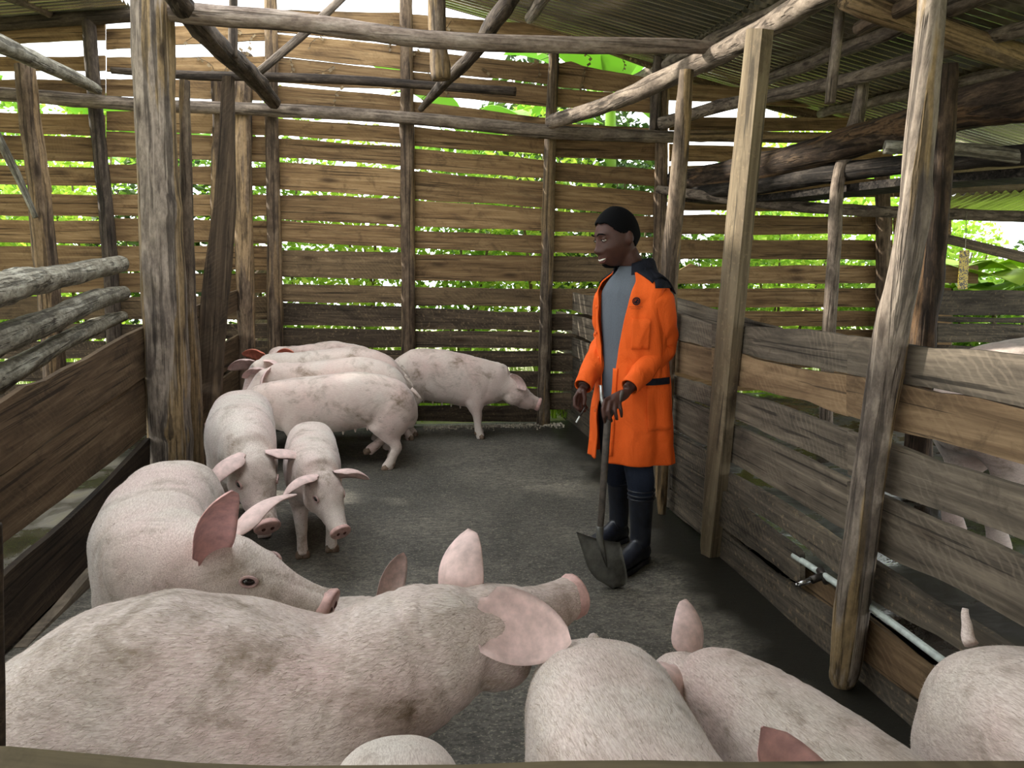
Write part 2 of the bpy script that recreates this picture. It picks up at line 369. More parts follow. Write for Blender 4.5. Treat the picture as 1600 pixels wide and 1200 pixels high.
# ================================================================== THE SETTING
def quad(name, x0, x1, y0, y1, z, mat, kind='structure', n=1, label=None, cat=None):
    V = []; Fc = []; nx = max(1, int((x1-x0)*n)); ny = max(1, int((y1-y0)*n))
    for i in range(nx+1):
        for j in range(ny+1):
            x = x0+(x1-x0)*i/nx; y = y0+(y1-y0)*j/ny; V.append((x, y, z+(nz(x*1.3, y*1.3, z)*.012 if n > 1 else 0)))
    for i in range(nx):
        for j in range(ny): a = i*(ny+1)+j; Fc.append((a, a+ny+1, a+ny+2, a+1))
    # give it a body so that it is not paper-thin
    b = len(V); V += [(x0, y0, z-.12), (x1, y0, z-.12), (x1, y1, z-.12), (x0, y1, z-.12)]; Fc.append((b+3, b+2, b+1, b))
    o = mesh(name, V, Fc, mat, None, True); o['kind'] = kind
    if label: tag(o, label, cat)
    return o
quad('floor', XL-.02, XR+.03, .30, 7.45, 0, 'floor_mat', n=8, label='dark grey damp concrete floor of the pig pen', cat='floor')
quad('floor_right', XR+.031, 6.4, .30, 7.45, .25, 'wet_floor', n=2, label='wet dark floor of the neighbouring pen on the right', cat='floor')
quad('floor_left', -6.2, XL-.021, .30, 7.45, .12, 'wet_floor', n=2, label='wet dark floor of the neighbouring pen on the left', cat='floor')
gr = quad('ground', -26, 26, -16, 30, -.03, 'ground_mat', label='grassy ground outside behind the pig house', cat='ground')
quad('floor_alley', -6.2, 6.4, -3.6, .295, -.005, 'floor_mat', n=2, label='concrete alley floor in front of the gate', cat='floor')
wa = empty('wall_light_blocker', kind='structure', label='unseen plank wall added behind the photographer to cut front light', cat='wall')  # unseen wall, added to dim the light coming in from the front
for i in range(3):
    z = .06+i*.23; board(wa, lambda x, y: Vector((x, -3.3, y)), (0, -1, 0), -5.6, 5.8, (z+.20, z+.20), (z, z), 'right_wood', jit=.008)
# ---- back wall -----------------------------------------------------------
pB = lambda x, y: atY(x, y, YB); nB = (0, 1, 0)
wb = empty('wall_back', (0, YB, 0), kind='structure', label='slatted back wall of rough horizontal planks with bright gaps', cat='wall')
wb.location = (0, 0, 0)
LEFTB = [(54, 88, 34, 62), (90, 112, 88, 110), (122, 143, 125, 157), (168, 195, 180, 212), (197, 237, 215, 253), (253, 282, 262, 291), (301, 334, 305, 338),
         (337, 373, 346, 381), (382, 423, 385, 423), (427, 457, 427, 457), (464, 500, 463, 499), (507, 529, 506, 529), (535, 564, 533, 560), (568, 600, 565, 594), (605, 640, 600, 630), (645, 685, 636, 668)]
MIDB = [(16, 33, 20, 42), (34, 50, 43, 68), (53, 87, 72, 109), (88, 129, 111, 141), (133, 164, 152, 177), (185, 211, 199, 224), (217, 246, 229, 259), (253, 295, 265, 308), (304, 343, 310, 352),
        (345, 378, 356, 387), (391, 432, 394, 437), (443, 471, 447, 475), (473, 508, 479, 511), (512, 541, 516, 543), (545, 576, 547, 577), (580, 612, 580, 610), (617, 655, 615, 652)]
CB = [(22, 52, 44, 72), (78, 110, 100, 130), (112, 146, 134, 166), (158, 178, 185, 196), (197, 227, 217, 241), (232, 264, 250, 279), (267, 311, 285, 324), (313, 353, 326, 361), (360, 387, 368, 396),
      (396, 438, 400, 440), (448, 477, 452, 479), (481, 514, 489, 517), (517, 543, 519, 545), (548, 573, 549, 574), (579, 604, 579, 605), (607, 630, 607, 630), (634, 658, 634, 660)]
DB = [(100, 134, 125, 148), (137, 167, 151, 177), (193, 214, 201, 217), (216, 244, 218, 251), (252, 282, 266, 290), (286, 325, 301, 337), (329, 362, 339, 364), (368, 395, 370, 395), (400, 440, 404, 440), (451, 484, 451, 482), (490, 517, 490, 517),
      (521, 548, 521, 548), (552, 580, 552, 580), (584, 610, 584, 610), (614, 640, 614, 640)]
EB = [(129, 156, 156, 172), (183, 204, 184, 205), (225, 252, 236, 256), (258, 271, 262, 274), (276, 306, 280, 308), (313, 329, 322, 331), (335, 366, 339, 366), (375, 404, 375, 406), (420, 443, 415, 443), (451, 480, 450, 480), (486, 509, 486, 510), (514, 540, 515, 540),
      (545, 575, 545, 575), (580, 610, 580, 610)]
def row(bays, x0, x1, low=500):
    for (a, b, c, d) in bays:
        y = (a+b+c+d)/4
        top = (a, c); bot = (b, d)
        if x0 == 859 and a == 100: top = [(859, 100), (878, 99), (888, 96), (896, 96), (904, 102), (1030, 125)]
        if x0 == 1046 and a == 420: top = [(1046, 424), (1066, 421), (1074, 414), (1084, 411), (1096, 418), (1130, 417), (1250, 415), (1395, 415)]
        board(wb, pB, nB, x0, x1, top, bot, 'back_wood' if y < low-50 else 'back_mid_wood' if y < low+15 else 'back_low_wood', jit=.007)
row(LEFTB, -420, 164); row([(c+(a-c)*.55, d+(b-d)*.55, c, d) for a, b, c, d in LEFTB], 166, 431)
row(MIDB, 433, 638, 455); row(CB[1:], 640, 858, 480); row(CB[:1], 640, 946)
row(DB, 859, 1034, 460); row(EB, 1046, 1395, 700)
for (a, b, c, d) in EB[4:7]+EB[8:]:
    board(wb, pB, nB, 1397, 1528 if a == 420 else 1486, (c, c), (d, d), 'back_wood', jit=.006)
# ---- right-hand partition -------------------------------------------------
pR = lambda x, y: atX(x, y, XR); nR = (1, 0, 0)
wr_ = empty('wall_right', kind='structure', label='low right partition of wide worn grey planks', cat='wall')
for i, (a, b, c, d) in enumerate([(452, 478, 486, 526), (486, 512, 528, 580), (518, 546, 586, 612), (549, 578, 616, 667), (582, 608, 672, 720), (612, 645, 724, 795)]):
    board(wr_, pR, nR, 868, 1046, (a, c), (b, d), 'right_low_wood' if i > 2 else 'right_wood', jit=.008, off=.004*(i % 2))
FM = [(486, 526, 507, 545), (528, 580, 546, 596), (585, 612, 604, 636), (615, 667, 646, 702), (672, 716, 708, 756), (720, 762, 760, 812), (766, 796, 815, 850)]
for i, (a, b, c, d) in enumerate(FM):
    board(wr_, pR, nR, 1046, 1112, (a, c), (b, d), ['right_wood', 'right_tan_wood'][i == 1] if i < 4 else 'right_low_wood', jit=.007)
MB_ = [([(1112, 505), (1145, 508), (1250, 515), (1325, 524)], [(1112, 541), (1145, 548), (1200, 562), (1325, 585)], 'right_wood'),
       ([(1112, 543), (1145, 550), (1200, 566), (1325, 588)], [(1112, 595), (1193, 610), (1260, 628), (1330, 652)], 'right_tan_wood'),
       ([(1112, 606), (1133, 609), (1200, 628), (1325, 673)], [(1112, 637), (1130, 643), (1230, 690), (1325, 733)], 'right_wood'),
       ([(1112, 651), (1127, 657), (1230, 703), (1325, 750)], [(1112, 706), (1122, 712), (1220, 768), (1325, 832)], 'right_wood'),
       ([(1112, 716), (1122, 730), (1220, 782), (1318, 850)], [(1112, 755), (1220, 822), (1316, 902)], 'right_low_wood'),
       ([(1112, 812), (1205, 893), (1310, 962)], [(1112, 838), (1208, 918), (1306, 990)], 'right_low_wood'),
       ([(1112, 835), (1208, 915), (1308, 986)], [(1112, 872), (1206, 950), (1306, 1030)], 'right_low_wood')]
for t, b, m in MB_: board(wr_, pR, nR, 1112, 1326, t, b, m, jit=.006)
board(wr_, lambda x, y: atX(x, y, XR-.03), nR, 1113, 1252, [(1113, 757), (1125, 764), (1190, 815), (1246, 858), (1252, 866)], [(1113, 812), (1190, 868), (1244, 908), (1252, 904)], 'right_low_wood', th=.022)
board(wr_, lambda x, y: atX(x, y, XR+.03), nR, 1252, 1326, (882, 935), (935, 990), 'right_tan_wood')
def ex(p, q, x): return p[1]+(q[1]-p[1])*(x-p[0])/(q[0]-p[0])
NB_ = [((1250, 515), (1600, 557), (1250, 569), (1600, 637), 'right_wood'), ((1250, 571), (1600, 639), (1250, 627), (1600, 729), 'right_tan_wood'),
       ((1250, 648), (1600, 762), (1250, 712), (1600, 846), 'right_wood'), ((1250, 716), (1600, 875), (1250, 792), (1600, 979), 'right_wood'),
       ((1350, 871), (1567, 1006), (1350, 929), (1567, 1062), 'right_low_wood'), ((1342, 955), (1450, 1037), (1333, 1019), (1430, 1088), 'right_tan_wood'),
       ((1333, 1023), (1430, 1093), (1331, 1066), (1430, 1150), 'right_low_wood')]
for a, b, c, d, m in NB_:
    x1 = 2050
    top = [(1326, ex(a, b, 1326)), (1380, ex(a, b, 1380)-3), (1450, ex(a, b, 1450)+4), (1520, ex(a, b, 1520)-2), (1600, ex(a, b, 1600)), (x1, ex(a, b, x1))]
    bot = [(1326, ex(c, d, 1326)), (1400, ex(c, d, 1400)+3), (1480, ex(c, d, 1480)-4), (1600, ex(c, d, 1600)), (x1, ex(c, d, x1))]
    board(wr_, pR, nR, 1326, x1, top, bot, m, jit=.007)
# loose plank lying behind the partition top
board(wr_, lambda x, y: atX(x, y, XR+.10), nR, 1046, 1215, (464, 512), (500, 545), 'right_wood')
# ---- left-hand partition --------------------------------------------------
pL = lambda x, y: atX(x, y, XL); nL = (-1, 0, 0)
wl = empty('wall_left', kind='structure', label='low left partition of wide dark planks with wavy bark edges', cat='wall')
XN = -560
board(wl, pL, nL, XN, 229, [(XN, 960), (-200, 741), (-60, 668), (0, 631), (37, 606), (50, 592), (60, 594), (71, 595), (113, 569), (142, 558), (184, 530), (229, 509)],
      [(XN, 1105), (0, 742), (34, 719), (85, 680), (210, 600), (229, 585)], 'left_wood', th=.028)
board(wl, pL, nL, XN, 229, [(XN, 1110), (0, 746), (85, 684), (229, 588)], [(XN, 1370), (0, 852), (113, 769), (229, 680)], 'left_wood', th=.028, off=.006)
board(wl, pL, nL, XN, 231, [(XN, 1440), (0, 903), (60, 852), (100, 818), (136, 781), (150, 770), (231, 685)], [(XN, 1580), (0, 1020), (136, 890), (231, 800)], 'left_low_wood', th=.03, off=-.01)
board(wl, lambda x, y: atX(x, y, XL+.05), (-1, 0, 0), 40, 160, [(40, 1010), (95, 952), (152, 884), (160, 876)], [(40, 1032), (95, 975), (160, 900)], 'right_wood', th=.05)
for t, b in (([(300, 482), (340, 465), (376, 451)], [(300, 521), (340, 502), (376, 482)]), ([(303, 549), (320, 543), (345, 540), (376, 522)], [(303, 604), (345, 586), (376, 566)]), ([(305, 622), (340, 598), (376, 573)], [(305, 690), (376, 632)]), ([(305, 700), (376, 640)], [(305, 752), (376, 690)])):
    board(wl, pL, nL, 300, 376, t, b, 'left_wood')
for t, b in (((434, 404), (472, 440)), ((486, 455), (530, 498)), ((536, 506), (575, 545)), ((582, 552), (622, 592)), ((628, 597), (665, 636))):
    board(wl, pL, nL, 394, 422, t, b, 'left_wood')
# ---- front gate plank (bottom of the picture) -----------------------------
wf = empty('wall_front', kind='structure', label='top of the weathered front gate planks at the bottom edge', cat='wall')
pF = lambda x, y: atY(x, y, .46)
board(wf, pF, (0, -1, 0), -700, 2300, [(-700, 1150), (0, 1166), (150, 1176), (340, 1190), (600, 1194), (950, 1190), (1300, 1186), (1600, 1180), (2300, 1165)], (1420, 1420), 'rail_wood', th=.03, jit=.003)
board(wf, pF, (0, -1, 0), -700, 2300, (1460, 1460), (1720, 1720), 'rail_wood', th=.03)
# ---- far right partition of the neighbouring pen --------------------------
wn = empty('wall_far_right', kind='structure', label='low dark plank wall of the far right pen under big leaves', cat='wall')
pN = lambda x, y: atY(x, y, 5.6)
for (a, b, c, d) in [(452, 490, 462, 500), (494, 502, 505, 512), (504, 534, 514, 544), (540, 575, 550, 585), (580, 620, 590, 630), (625, 660, 635, 670), (665, 700, 675, 710)]:
    board(wn, pN, (0, 1, 0), 1466, 1900, (a, c), (b, d), 'right_low_wood' if a < 600 else 'left_low_wood', jit=.008)
# ---- roof -----------------------------------------------------------------
ce = empty('ceiling', kind='structure', label='corrugated metal roof on rough pole purlins', cat='roof')
def npv(v): return np.array(v)
d_away = Vector(ray(650, 290)).normalized()
R1p, R2p = atY(696, 8, 7.55), atY(1330, 188, 7.55)
e_sl = (R2p-R1p).normalized(); n_r = e_sl.cross(d_away).normalized()
if n_r.z < 0: n_r = -n_r
dd = (d_away - e_sl*d_away.dot(e_sl)).normalized()
def sheet(o, e, d, L, Wd, n, pitch=.10, amp=.017):
    K = int(Wd/pitch*8); V = []; Fc = []
    for i in range(K+1):
        w = Wd*i/K; h = amp*math.sin(2*math.pi*w/pitch)
        for t in (0, L): V.append(o+e*t+d*w+n*h)
    m = len(V); V += [v+n*.0015 for v in V[:m]]
    for i in range(K):
        a = i*2; Fc.append((a, a+1, a+3, a+2)); Fc.append((m+a+2, m+a+3, m+a+1, m+a))
    Mx = frame(o, e, d)
    return mesh('roof_sheet', V, Fc, 'roof_metal', ce, True, Mx)
for i in range(3):
    for j in range(16):  # nearer rows run unseen past the camera, added to lessen front light
        Wd = .86; o = R1p+e_sl*(-.15+i*2.25)-dd*(.80*(j+1))+n_r*(-.012*i+.006*(j % 2))
        sheet(o, e_sl, dd, 2.45, Wd, n_r)
for j in range(7, 16):  # overhead sheets out of view, added to cut top light on the near pigs
    sheet(R1p+e_sl*(-2.40)-dd*(.80*(j+1))+n_r*(.012+.006*(j % 2)), e_sl, dd, 2.45, .86, n_r)
# left-hand roof over the neighbouring pen
Q1, Q2 = atY(205, 10, 7.25), atY(-420, 60, 7.25); e2 = (Q2-Q1).normalized(); n2 = d_away.cross(e2).normalized()
if n2.z < 0: n2 = -n2
d2 = (d_away-e2*d_away.dot(e2)).normalized()
for i in range(2):
    for j in range(16):  # left rows also extended unseen over the camera side to lessen front light
        sheet(Q1+e2*(2.25*i)-d2*(.80*(j+1))+n2*(-.012*i+.006*(j % 2)), e2, d2, 2.45, .86, n2)
def pole3(name, a, b, ra, rb, mat, parent=None, label=None, cat=None, N=12, sag=0.0):
    a, b = Vector(a), Vector(b); SEED[0] += 1; sd_ = SEED[0]; L = (b-a).length; n = max(8, int(L/.12)); g = Geo()
    P = [a.lerp(b, i/(n-1))+Vector((nz(i*.25, sd_, 0), nz(i*.25, sd_, 7), nz(i*.25, sd_, 3)))*.03-Vector((0, 0, sag*math.sin(math.pi*i/(n-1)))) for i in range(n)]
    g.tube(P, [ra+(rb-ra)*i/(n-1) for i in range(n)], N, True, 0, lambda i, j, p, an: 1+.1*nz(math.cos(an)+sd_, math.sin(an), i*.3))
    z = (b-a).normalized(); ref = Vector((0, 1, 0)) if abs(z.y) < .9 else Vector((1, 0, 0)); x = ref.cross(z).normalized(); y = z.cross(x); c = (a+b)/2
    o = g.obj(name, mat, parent, True, Matrix(((x.x, y.x, z.x, c.x), (x.y, y.y, z.y, c.y), (x.z, y.z, z.z, c.z), (0, 0, 0, 1))))
    return tag(o, label, cat)
def roofpt(x, y, off=.06):
    r = Vector(ray(x, y)); c = Vector(CAM); k = (R1p-n_r*off-c).dot(n_r)/r.dot(n_r); return c+r*k
for (p, q, ra) in (((830, 203), (1250, -2), .052), ((1168, 137), (1432, 33), .05), ((1282, 178), (1605, 106), .045)):
    a, b = roofpt(*p), roofpt(*q); v = (b-a); pole3('purlin', a, b+v*.4, ra, ra, 'bark_grey', ce)
a, b = roofpt(828, 28), roofpt(868, -30); pole3('purlin', a, b+(b-a), .05, .05, 'bark_grey', ce)
for (p, q, ra) in (((1325, -8), (1605, 96), .075), ((1445, -6), (1345, 45), .045)):
    pole3('rafter', roofpt(*p, .17), roofpt(*q, .17), ra, ra, 'bark_back', ce)
board(ce, lambda x, y: atY(x, y, 7.50), (0, 1, 0), 690, 1345, [(690, -8), (800, 16), (905, 50), (1080, 112), (1200, 150), (1345, 186)], [(690, 4), (800, 30), (905, 66), (1080, 128), (1200, 168), (1345, 206)], 'back_low_wood', th=.05, name='verge_board')
a = atY(25, 0, 6.7); b = atY(85, 24, 7.3); pole3('purlin', a+(a-b), b, .04, .035, 'bark_grey', ce)
# lower roof of the far right pen
L1, L2 = atY(1478, 305, 6.6), atY(1760, 290, 6.6); e3 = Vector((.12, 1, -.16)).normalized(); d3 = (L2-L1).normalized(); n3 = d3.cross(e3)
if n3.z < 0: n3 = -n3
for j in range(3): sheet(L1+d3*(.8*j)+Vector((0, 0, .006*(j % 2))), e3, d3, 1.1, .86, n3)
board(ce, lambda x, y: atY(x, y, 6.9), (0, 1, 0), 1478, 1800, (282, 275), (306, 298), 'sawn_wood', th=.03, name='roof_board')
board(ce, lambda x, y: atY(x, y, 6.95), (0, 1, 0), 1478, 1800, (258, 250), (279, 272), 'sawn_wood', th=.03, name='roof_board')
board(ce, lambda x, y: atY(x, y, 7.2), (0, 1, 0), 1480, 1800, (366, 440), (380, 460), 'back_low_wood', th=.04, name='roof_board')
# ================================================================== POSTS AND BEAMS
inR = lambda x, y: atX(x, y, XR-.055)
inL = lambda x, y: atX(x, y, XL+.06)
yb = YB-.07
log('post', [(238, -60, 62, 0), (240, 80, 62, 0), (246, 250, 60, 0), (256, 450, 66, 0), (264, 640, 64, 0), (268, 735, 64, 0), (271, 812, 66, 0)], 'bark_post', 'thick grey trunk post with a split tan side, nearest on the left', 'post', .05, N=20, plane=lambda x, y: atY(x, y, 4.62))
log('post', [(288, 126, 16, 0), (290, 250, 18, 0), (294, 450, 22, 0), (303, 620, 24, 0), (306, 745, 24, 0), (308, 800, 24, 0)], 'bark_split', 'thin split stake leaning against the thick left trunk post', 'post', .1, plane=lambda x, y: atY(x, y, 4.78))
log('post', [(382, 88, 26, 0), (380, 150, 28, 0), (379, 250, 27, 0), (382, 400, 28, 0), (386, 560, 26, 0), (386, 690, 26, 0)], 'bark_back', 'brown post in the left partition between thick trunk and back corner', 'post', .1, plane=inL)
log('post', [(422, -30, 20, yb), (424, 60, 20, yb), (424, 180, 20, yb), (428, 330, 22, yb), (430, 480, 24, yb), (431, 560, 24, yb), (432, 665, 24, yb)], 'bark_back', 'dark brown post at the back left corner of the pen', 'post', .08)
log('post', [(634, -30, 20, yb), (635, 60, 20, yb), (636, 160, 21, yb), (637, 300, 22, yb), (638, 450, 22, yb), (638, 560, 22, yb), (638, 662, 24, yb)], 'bark_back', 'middle brown post of the back wall, fibres peeling', 'post', .08)
log('post', [(866, 74, 16, yb), (864, 130, 17, yb), (860, 210, 18, yb), (857, 330, 19, yb), (853, 480, 20, yb), (850, 600, 20, yb), (849, 664, 22, yb)], 'bark_split', 'narrow post of the back wall right of the resting pig snout', 'post', .08)
log('post', [(1036, -30, 17, yb-.05), (1032, 60, 18, yb-.05), (1025, 150, 18, yb-.05), (1023, 205, 18, yb-.05)], 'bark_dark', 'short dark upper post crossing under the long pole joint', 'post', .08)
log('post', [(1036, 130, 20, yb), (1033, 260, 21, yb), (1031, 380, 22, yb), (1029, 520, 22, yb), (1028, 645, 22, yb)], 'bark_back', 'brown back post directly behind the man', 'post', .08)
log('post', [(1073, 109, 22, 0), (1066, 200, 25, 0), (1056, 320, 27, 0), (1046, 430, 28, 0), (1040, 600, 26, 0), (1034, 740, 20, 0), (1034, 806, 12, 0)], 'bark_split', 'grey round post leaning at the shoulder of the man', 'post', .07, plane=lambda x, y: atX(x, y, XR-.07))
r1 = log('post', [(1458, -60, 42, 0), (1455, 20, 41, 0), (1444, 150, 42, 0), (1434, 250, 44, 0), (1428, 330, 44, 0), (1412, 430, 46, 0), (1390, 530, 50, 0), (1367, 680, 46, 0), (1346, 830, 50, 0), (1330, 960, 52, 0), (1321, 1040, 46, 0), (1316, 1066, 36, 0), (1317, 1084, 14, 0)], 'bark_post', 'crooked pale trunk post, nearest on the right, half stripped', 'post', .05, N=20, plane=lambda x, y: atX(x, y, XR-.075))
log('post', [(1480, 102, 30, 3.9), (1474, 220, 32, 3.9), (1465, 330, 32, 3.9), (1456, 430, 36, 3.9), (1442, 520, 38, 3.9), (1436, 690, 40, 3.9), (1432, 800, 40, 3.9)], 'trunk_dark', 'dark rough post just behind the crooked pale trunk', 'post', .1)
log('post', [(1378, 270, 22, yb), (1380, 350, 22, yb), (1380, 450, 22, yb), (1378, 560, 22, yb)], 'bark_back', 'back wall post with curved sunlit streaks right of the pen', 'post', .06)
log('post', [(1348, 128, 20, 5.3), (1342, 170, 21, 5.3), (1330, 215, 22, 5.3), (1310, 280, 20, 5.3), (1306, 320, 20, 5.3), (1303, 400, 20, 5.3), (1296, 500, 20, 5.3), (1292, 600, 20, 5.3), (1290, 690, 20, 5.3)], 'bark_grey', 'slim grey bent post in the right neighbouring pen', 'post', .07)
log('post', [(38, 102, 28, 6.2), (47, 190, 30, 6.2), (60, 280, 31, 6.2), (68, 370, 33, 6.2), (76, 450, 32, 6.2), (84, 560, 32, 6.2), (92, 700, 32, 6.2), (94, 735, 32, 6.2)], 'bark_back', 'crooked brown post at the far left under the slanting pole', 'post', .08)
log('post', [(138, 28, 20, yb), (146, 130, 21, yb), (152, 200, 21, yb), (162, 290, 21, yb), (170, 380, 22, yb), (176, 480, 22, yb), (180, 600, 22, yb)], 'bark_dark', 'slim dark leaning post between far left post and thick trunk', 'post', .06)
log('post', [(340, 120, 20, yb), (341, 200, 17, yb), (338, 260, 16, yb), (338, 380, 17, yb), (340, 500, 18, yb), (340, 640, 18, yb)], 'bark_back', 'thin back post half hidden behind the wide dark leaning slab', 'post', .08)
log('post', [(365, -30, 13, 5.4), (364, 40, 14, 5.4), (364, 90, 15, 5.4)], 'bark_dark', 'short dark upright stub above the curved left beam', 'post', .05)
board(None, lambda x, y: atX(x, y, XL-.25), (-1, 0, 0), 300, 372, [(300, 300), (340, 250), (348, 130), (372, 125)], [(300, 540), (316, 545), (350, 542), (360, 300), (372, 128)], 'left_low_wood') if False else None
g = Geo(); pts = [(357, 120, 8), (354, 230, 12), (352, 320, 16), (341, 420, 20), (329, 540, 21), (322, 640, 22)]
rings = []
for (x, y, w) in pts:
    a, b = atY(x-w, y, 5.75), atY(x+w, y, 5.75); th_ = Vector((0, .035, 0)); rings.append([a-th_, b-th_*.6, b+th_, a+th_*.7])
c0, c1 = atY(357, 120, 5.75), atY(322, 640, 5.75)
tag(g.loft(rings).obj('leaning_slab', 'left_low_wood', None, False, frame((c0+c1)/2, c1-c0, (0, 1, 0))), 'wide dark wooden slab leaning behind the left partition', 'plank')
st0, st1 = atX(1452, 196, XR-.075), atX(1469, 166, XR-.14); r1i = r1.matrix_local.inverted()
Geo().tube([r1i @ st0, r1i @ st0.lerp(st1, .5), r1i @ st1], [.020, .016, .015], 10).obj('branch_stub', 'sawn_wood', r1, False)
tc_ = atX(1428, 322, XR-.075); tr_ = 23*depth(tc_)/F
Geo().tube([r1i @ (tc_+Vector((math.cos(a)*tr_*1.02, math.sin(a)*tr_*1.02, .008*math.sin(a*2)))) for a in np.linspace(0, 6.2832, 25)], .004, 6).obj('bark_tie', 'vine', r1)
# sawn square post in the right partition
V = []
for (x, y, w1, w2) in ((1182, 46, 16, 10), (1153, 320, 17, 12), (1126, 600, 14, 12), (1112, 760, 12, 11), (1104, 850, 10, 8), (1104, 886, 3, 4)):
    a = inR(x-w1, y); b = inR(x+w2, y); m_ = inR(x-2, y); V.append([a, m_-Vector((.03, .012, 0)), b-Vector((.008, .012, 0)), b+Vector((.05, 0, 0)), a+Vector((.05, .02, 0))])
n_ = len(V); g = Geo(); rr = []
for i in range(n_-1):
    for k in range(4): rr.append([V[i][j].lerp(V[i+1][j], k/4) for j in range(5)])
rr.append(V[-1]); g.loft(rr)
c0, c1 = Vector(V[0][1]), Vector(V[-1][1]); ax = (c1-c0)
tag(g.obj('sawn_post', 'sawn_wood', None, False, frame((c0+c1)/2, ax, (0, 1, 0))), 'square sawn timber post with sharpened muddy foot right of the man', 'post')
# beams
log('pole_beam', [(266, 18, 30, 4.55), (330, 24, 32, 4.55), (450, 33, 30, 4.55), (560, 47, 28, 4.55), (650, 60, 27, 4.55), (780, 67, 26, 4.55), (920, 71, 25, 4.55), (1060, 72, 22, 4.55), (1132, 77, 17, 4.55)], 'bark_pink', 'long pale smooth pole spanning the pen at the top', 'beam', .04)
log('pole_beam', [(-60, 143, 20, yb-.14), (0, 147, 21, yb-.14), (100, 154, 21, yb-.14), (215, 164, 20, yb-.14), (330, 168, 19, yb-.14), (430, 172, 20, yb-.14), (560, 179, 20, yb-.14), (700, 190, 20, yb-.14), (860, 206, 21, yb-.14), (960, 211, 20, yb-.14), (1052, 214, 18, yb-.14)], 'bark_grey', 'long grey pole nailed along the whole back wall', 'beam', .05)
log('pole_beam', [(174, 110, 10, yb-.18), (300, 118, 14, yb-.18), (410, 120, 14, yb-.18), (560, 126, 14, yb-.18), (700, 136, 13, yb-.18), (806, 143, 14, yb-.18)], 'bark_dark', 'thin dark pole across the back wall above the long grey one', 'beam', .04)
log('pole_beam', [(255, -35, 36, 4.3), (285, 8, 37, 4.5), (318, 48, 35, 4.9), (350, 80, 33, 5.4), (378, 104, 31, 5.9), (402, 128, 27, 6.4), (428, 160, 21, 7.0)], 'bark_dark', 'curved dark beam running back over the left partition', 'beam', .08)
log('pole_beam', [(-40, 50, 30, 4.6), (0, 68, 28, 4.9), (60, 96, 25, 5.6), (120, 123, 20, 6.5), (152, 140, 15, 7.0)], 'bark_pale', 'pale slanting pole running back at the far upper left', 'beam', .06)
log('pole_beam', [(-60, 43, 20, yb), (0, 38, 20, yb), (100, 30, 20, yb), (215, 24, 20, yb)], 'bark_dark', 'grey eaves pole under the roof edge at the upper left', 'beam', .05)
log('pole_beam', [(1320, -28, 40, 3.1), (1262, 5, 40, 3.4), (1190, 48, 36, 3.9), (1120, 86, 32, 4.5), (1080, 104, 32, 4.8), (1000, 142, 28, 5.5), (930, 170, 24, 6.2), (862, 190, 22, 7.0)], 'bark_grey', 'big pole rising over the sawn post, running back to wall', 'beam', .06)
log('pole_beam', [(1660, 28, 24, 3.7), (1600, 45, 24, 3.9), (1510, 69, 24, 4.3), (1425, 94, 24, 4.7), (1337, 122, 23, 5.2), (1260, 139, 22, 5.8), (1187, 153, 20, 6.3), (1110, 170, 19, 6.7), (1032, 194, 20, 7.1)], 'bark_grey', 'second long pole sloping back on the right beneath metal roof', 'beam', .06)
log('hanging_post', [(682, -40, 27, 5.0), (683, 40, 27, 5.0), (686, 90, 28, 5.0), (690, 124, 29, 5.0)], 'bark_split', 'broken post end hanging down over the long top pole', 'post', .14)
log('pole_beam', [(812, -30, 28, 5.2), (793, 5, 28, 5.3), (768, 40, 26, 5.6), (745, 78, 22, 5.9), (712, 112, 19, 6.2), (684, 140, 16, 6.6), (658, 170, 10, 7.0)], 'bark_dark', 'crooked dark branch slanting down behind the long top pole', 'beam', .1)
log('pole_beam', [(405, 112, 13, 6.9), (460, 66, 13, 6.9), (505, 25, 13, 6.9), (545, -14, 13, 6.9)], 'bark_grey', 'thin straight stick slanting up at the back left corner', 'beam', .04)
log('hanging_post', [(1316, -30, 15, 4.6), (1308, 60, 16, 4.6), (1300, 130, 16, 4.6), (1297, 161, 16, 4.6)], 'bark_grey', 'thin post hanging from the roof at the right', 'post', .06)
log('trunk_beam', [(1052, 284, 36, 7.1), (1120, 276, 40, 6.7), (1190, 263, 46, 6.2), (1270, 240, 48, 5.6), (1350, 216, 50, 5.1), (1430, 194, 55, 4.6), (1520, 168, 66, 4.2), (1600, 152, 78, 3.9), (1680, 136, 84, 3.7)], 'trunk_dark', 'massive dark stripped tree trunk lying across the right pen', 'beam', .09, N=18)
log('trunk_beam', [(1070, 302, 20, 7.0), (1180, 292, 24, 6.2), (1290, 272, 30, 5.5), (1400, 258, 30, 4.9), (1500, 250, 30, 4.4), (1640, 238, 34, 3.9)], 'plank_black', 'blackened log lying right under the massive dark trunk', 'beam', .08)
log('pole_beam', [(1382, 230, 21, 4.2), (1430, 231, 20, 4.15), (1500, 233, 21, 4.1), (1560, 240, 22, 4.05), (1660, 256, 22, 4.0)], 'bark_pale', 'short pale pole with sawn end resting at the crooked trunk', 'beam', .06)
log('pole_beam', [(1028, 296, 12, 7.1), (1080, 303, 15, 6.8), (1180, 316, 17, 6.4), (1290, 326, 17, 6.0), (1420, 333, 17, 5.8), (1520, 336, 17, 5.7), (1680, 341, 18, 5.5)], 'bark_grey', 'long thin grey pole below the black loft planks', 'beam', .05)
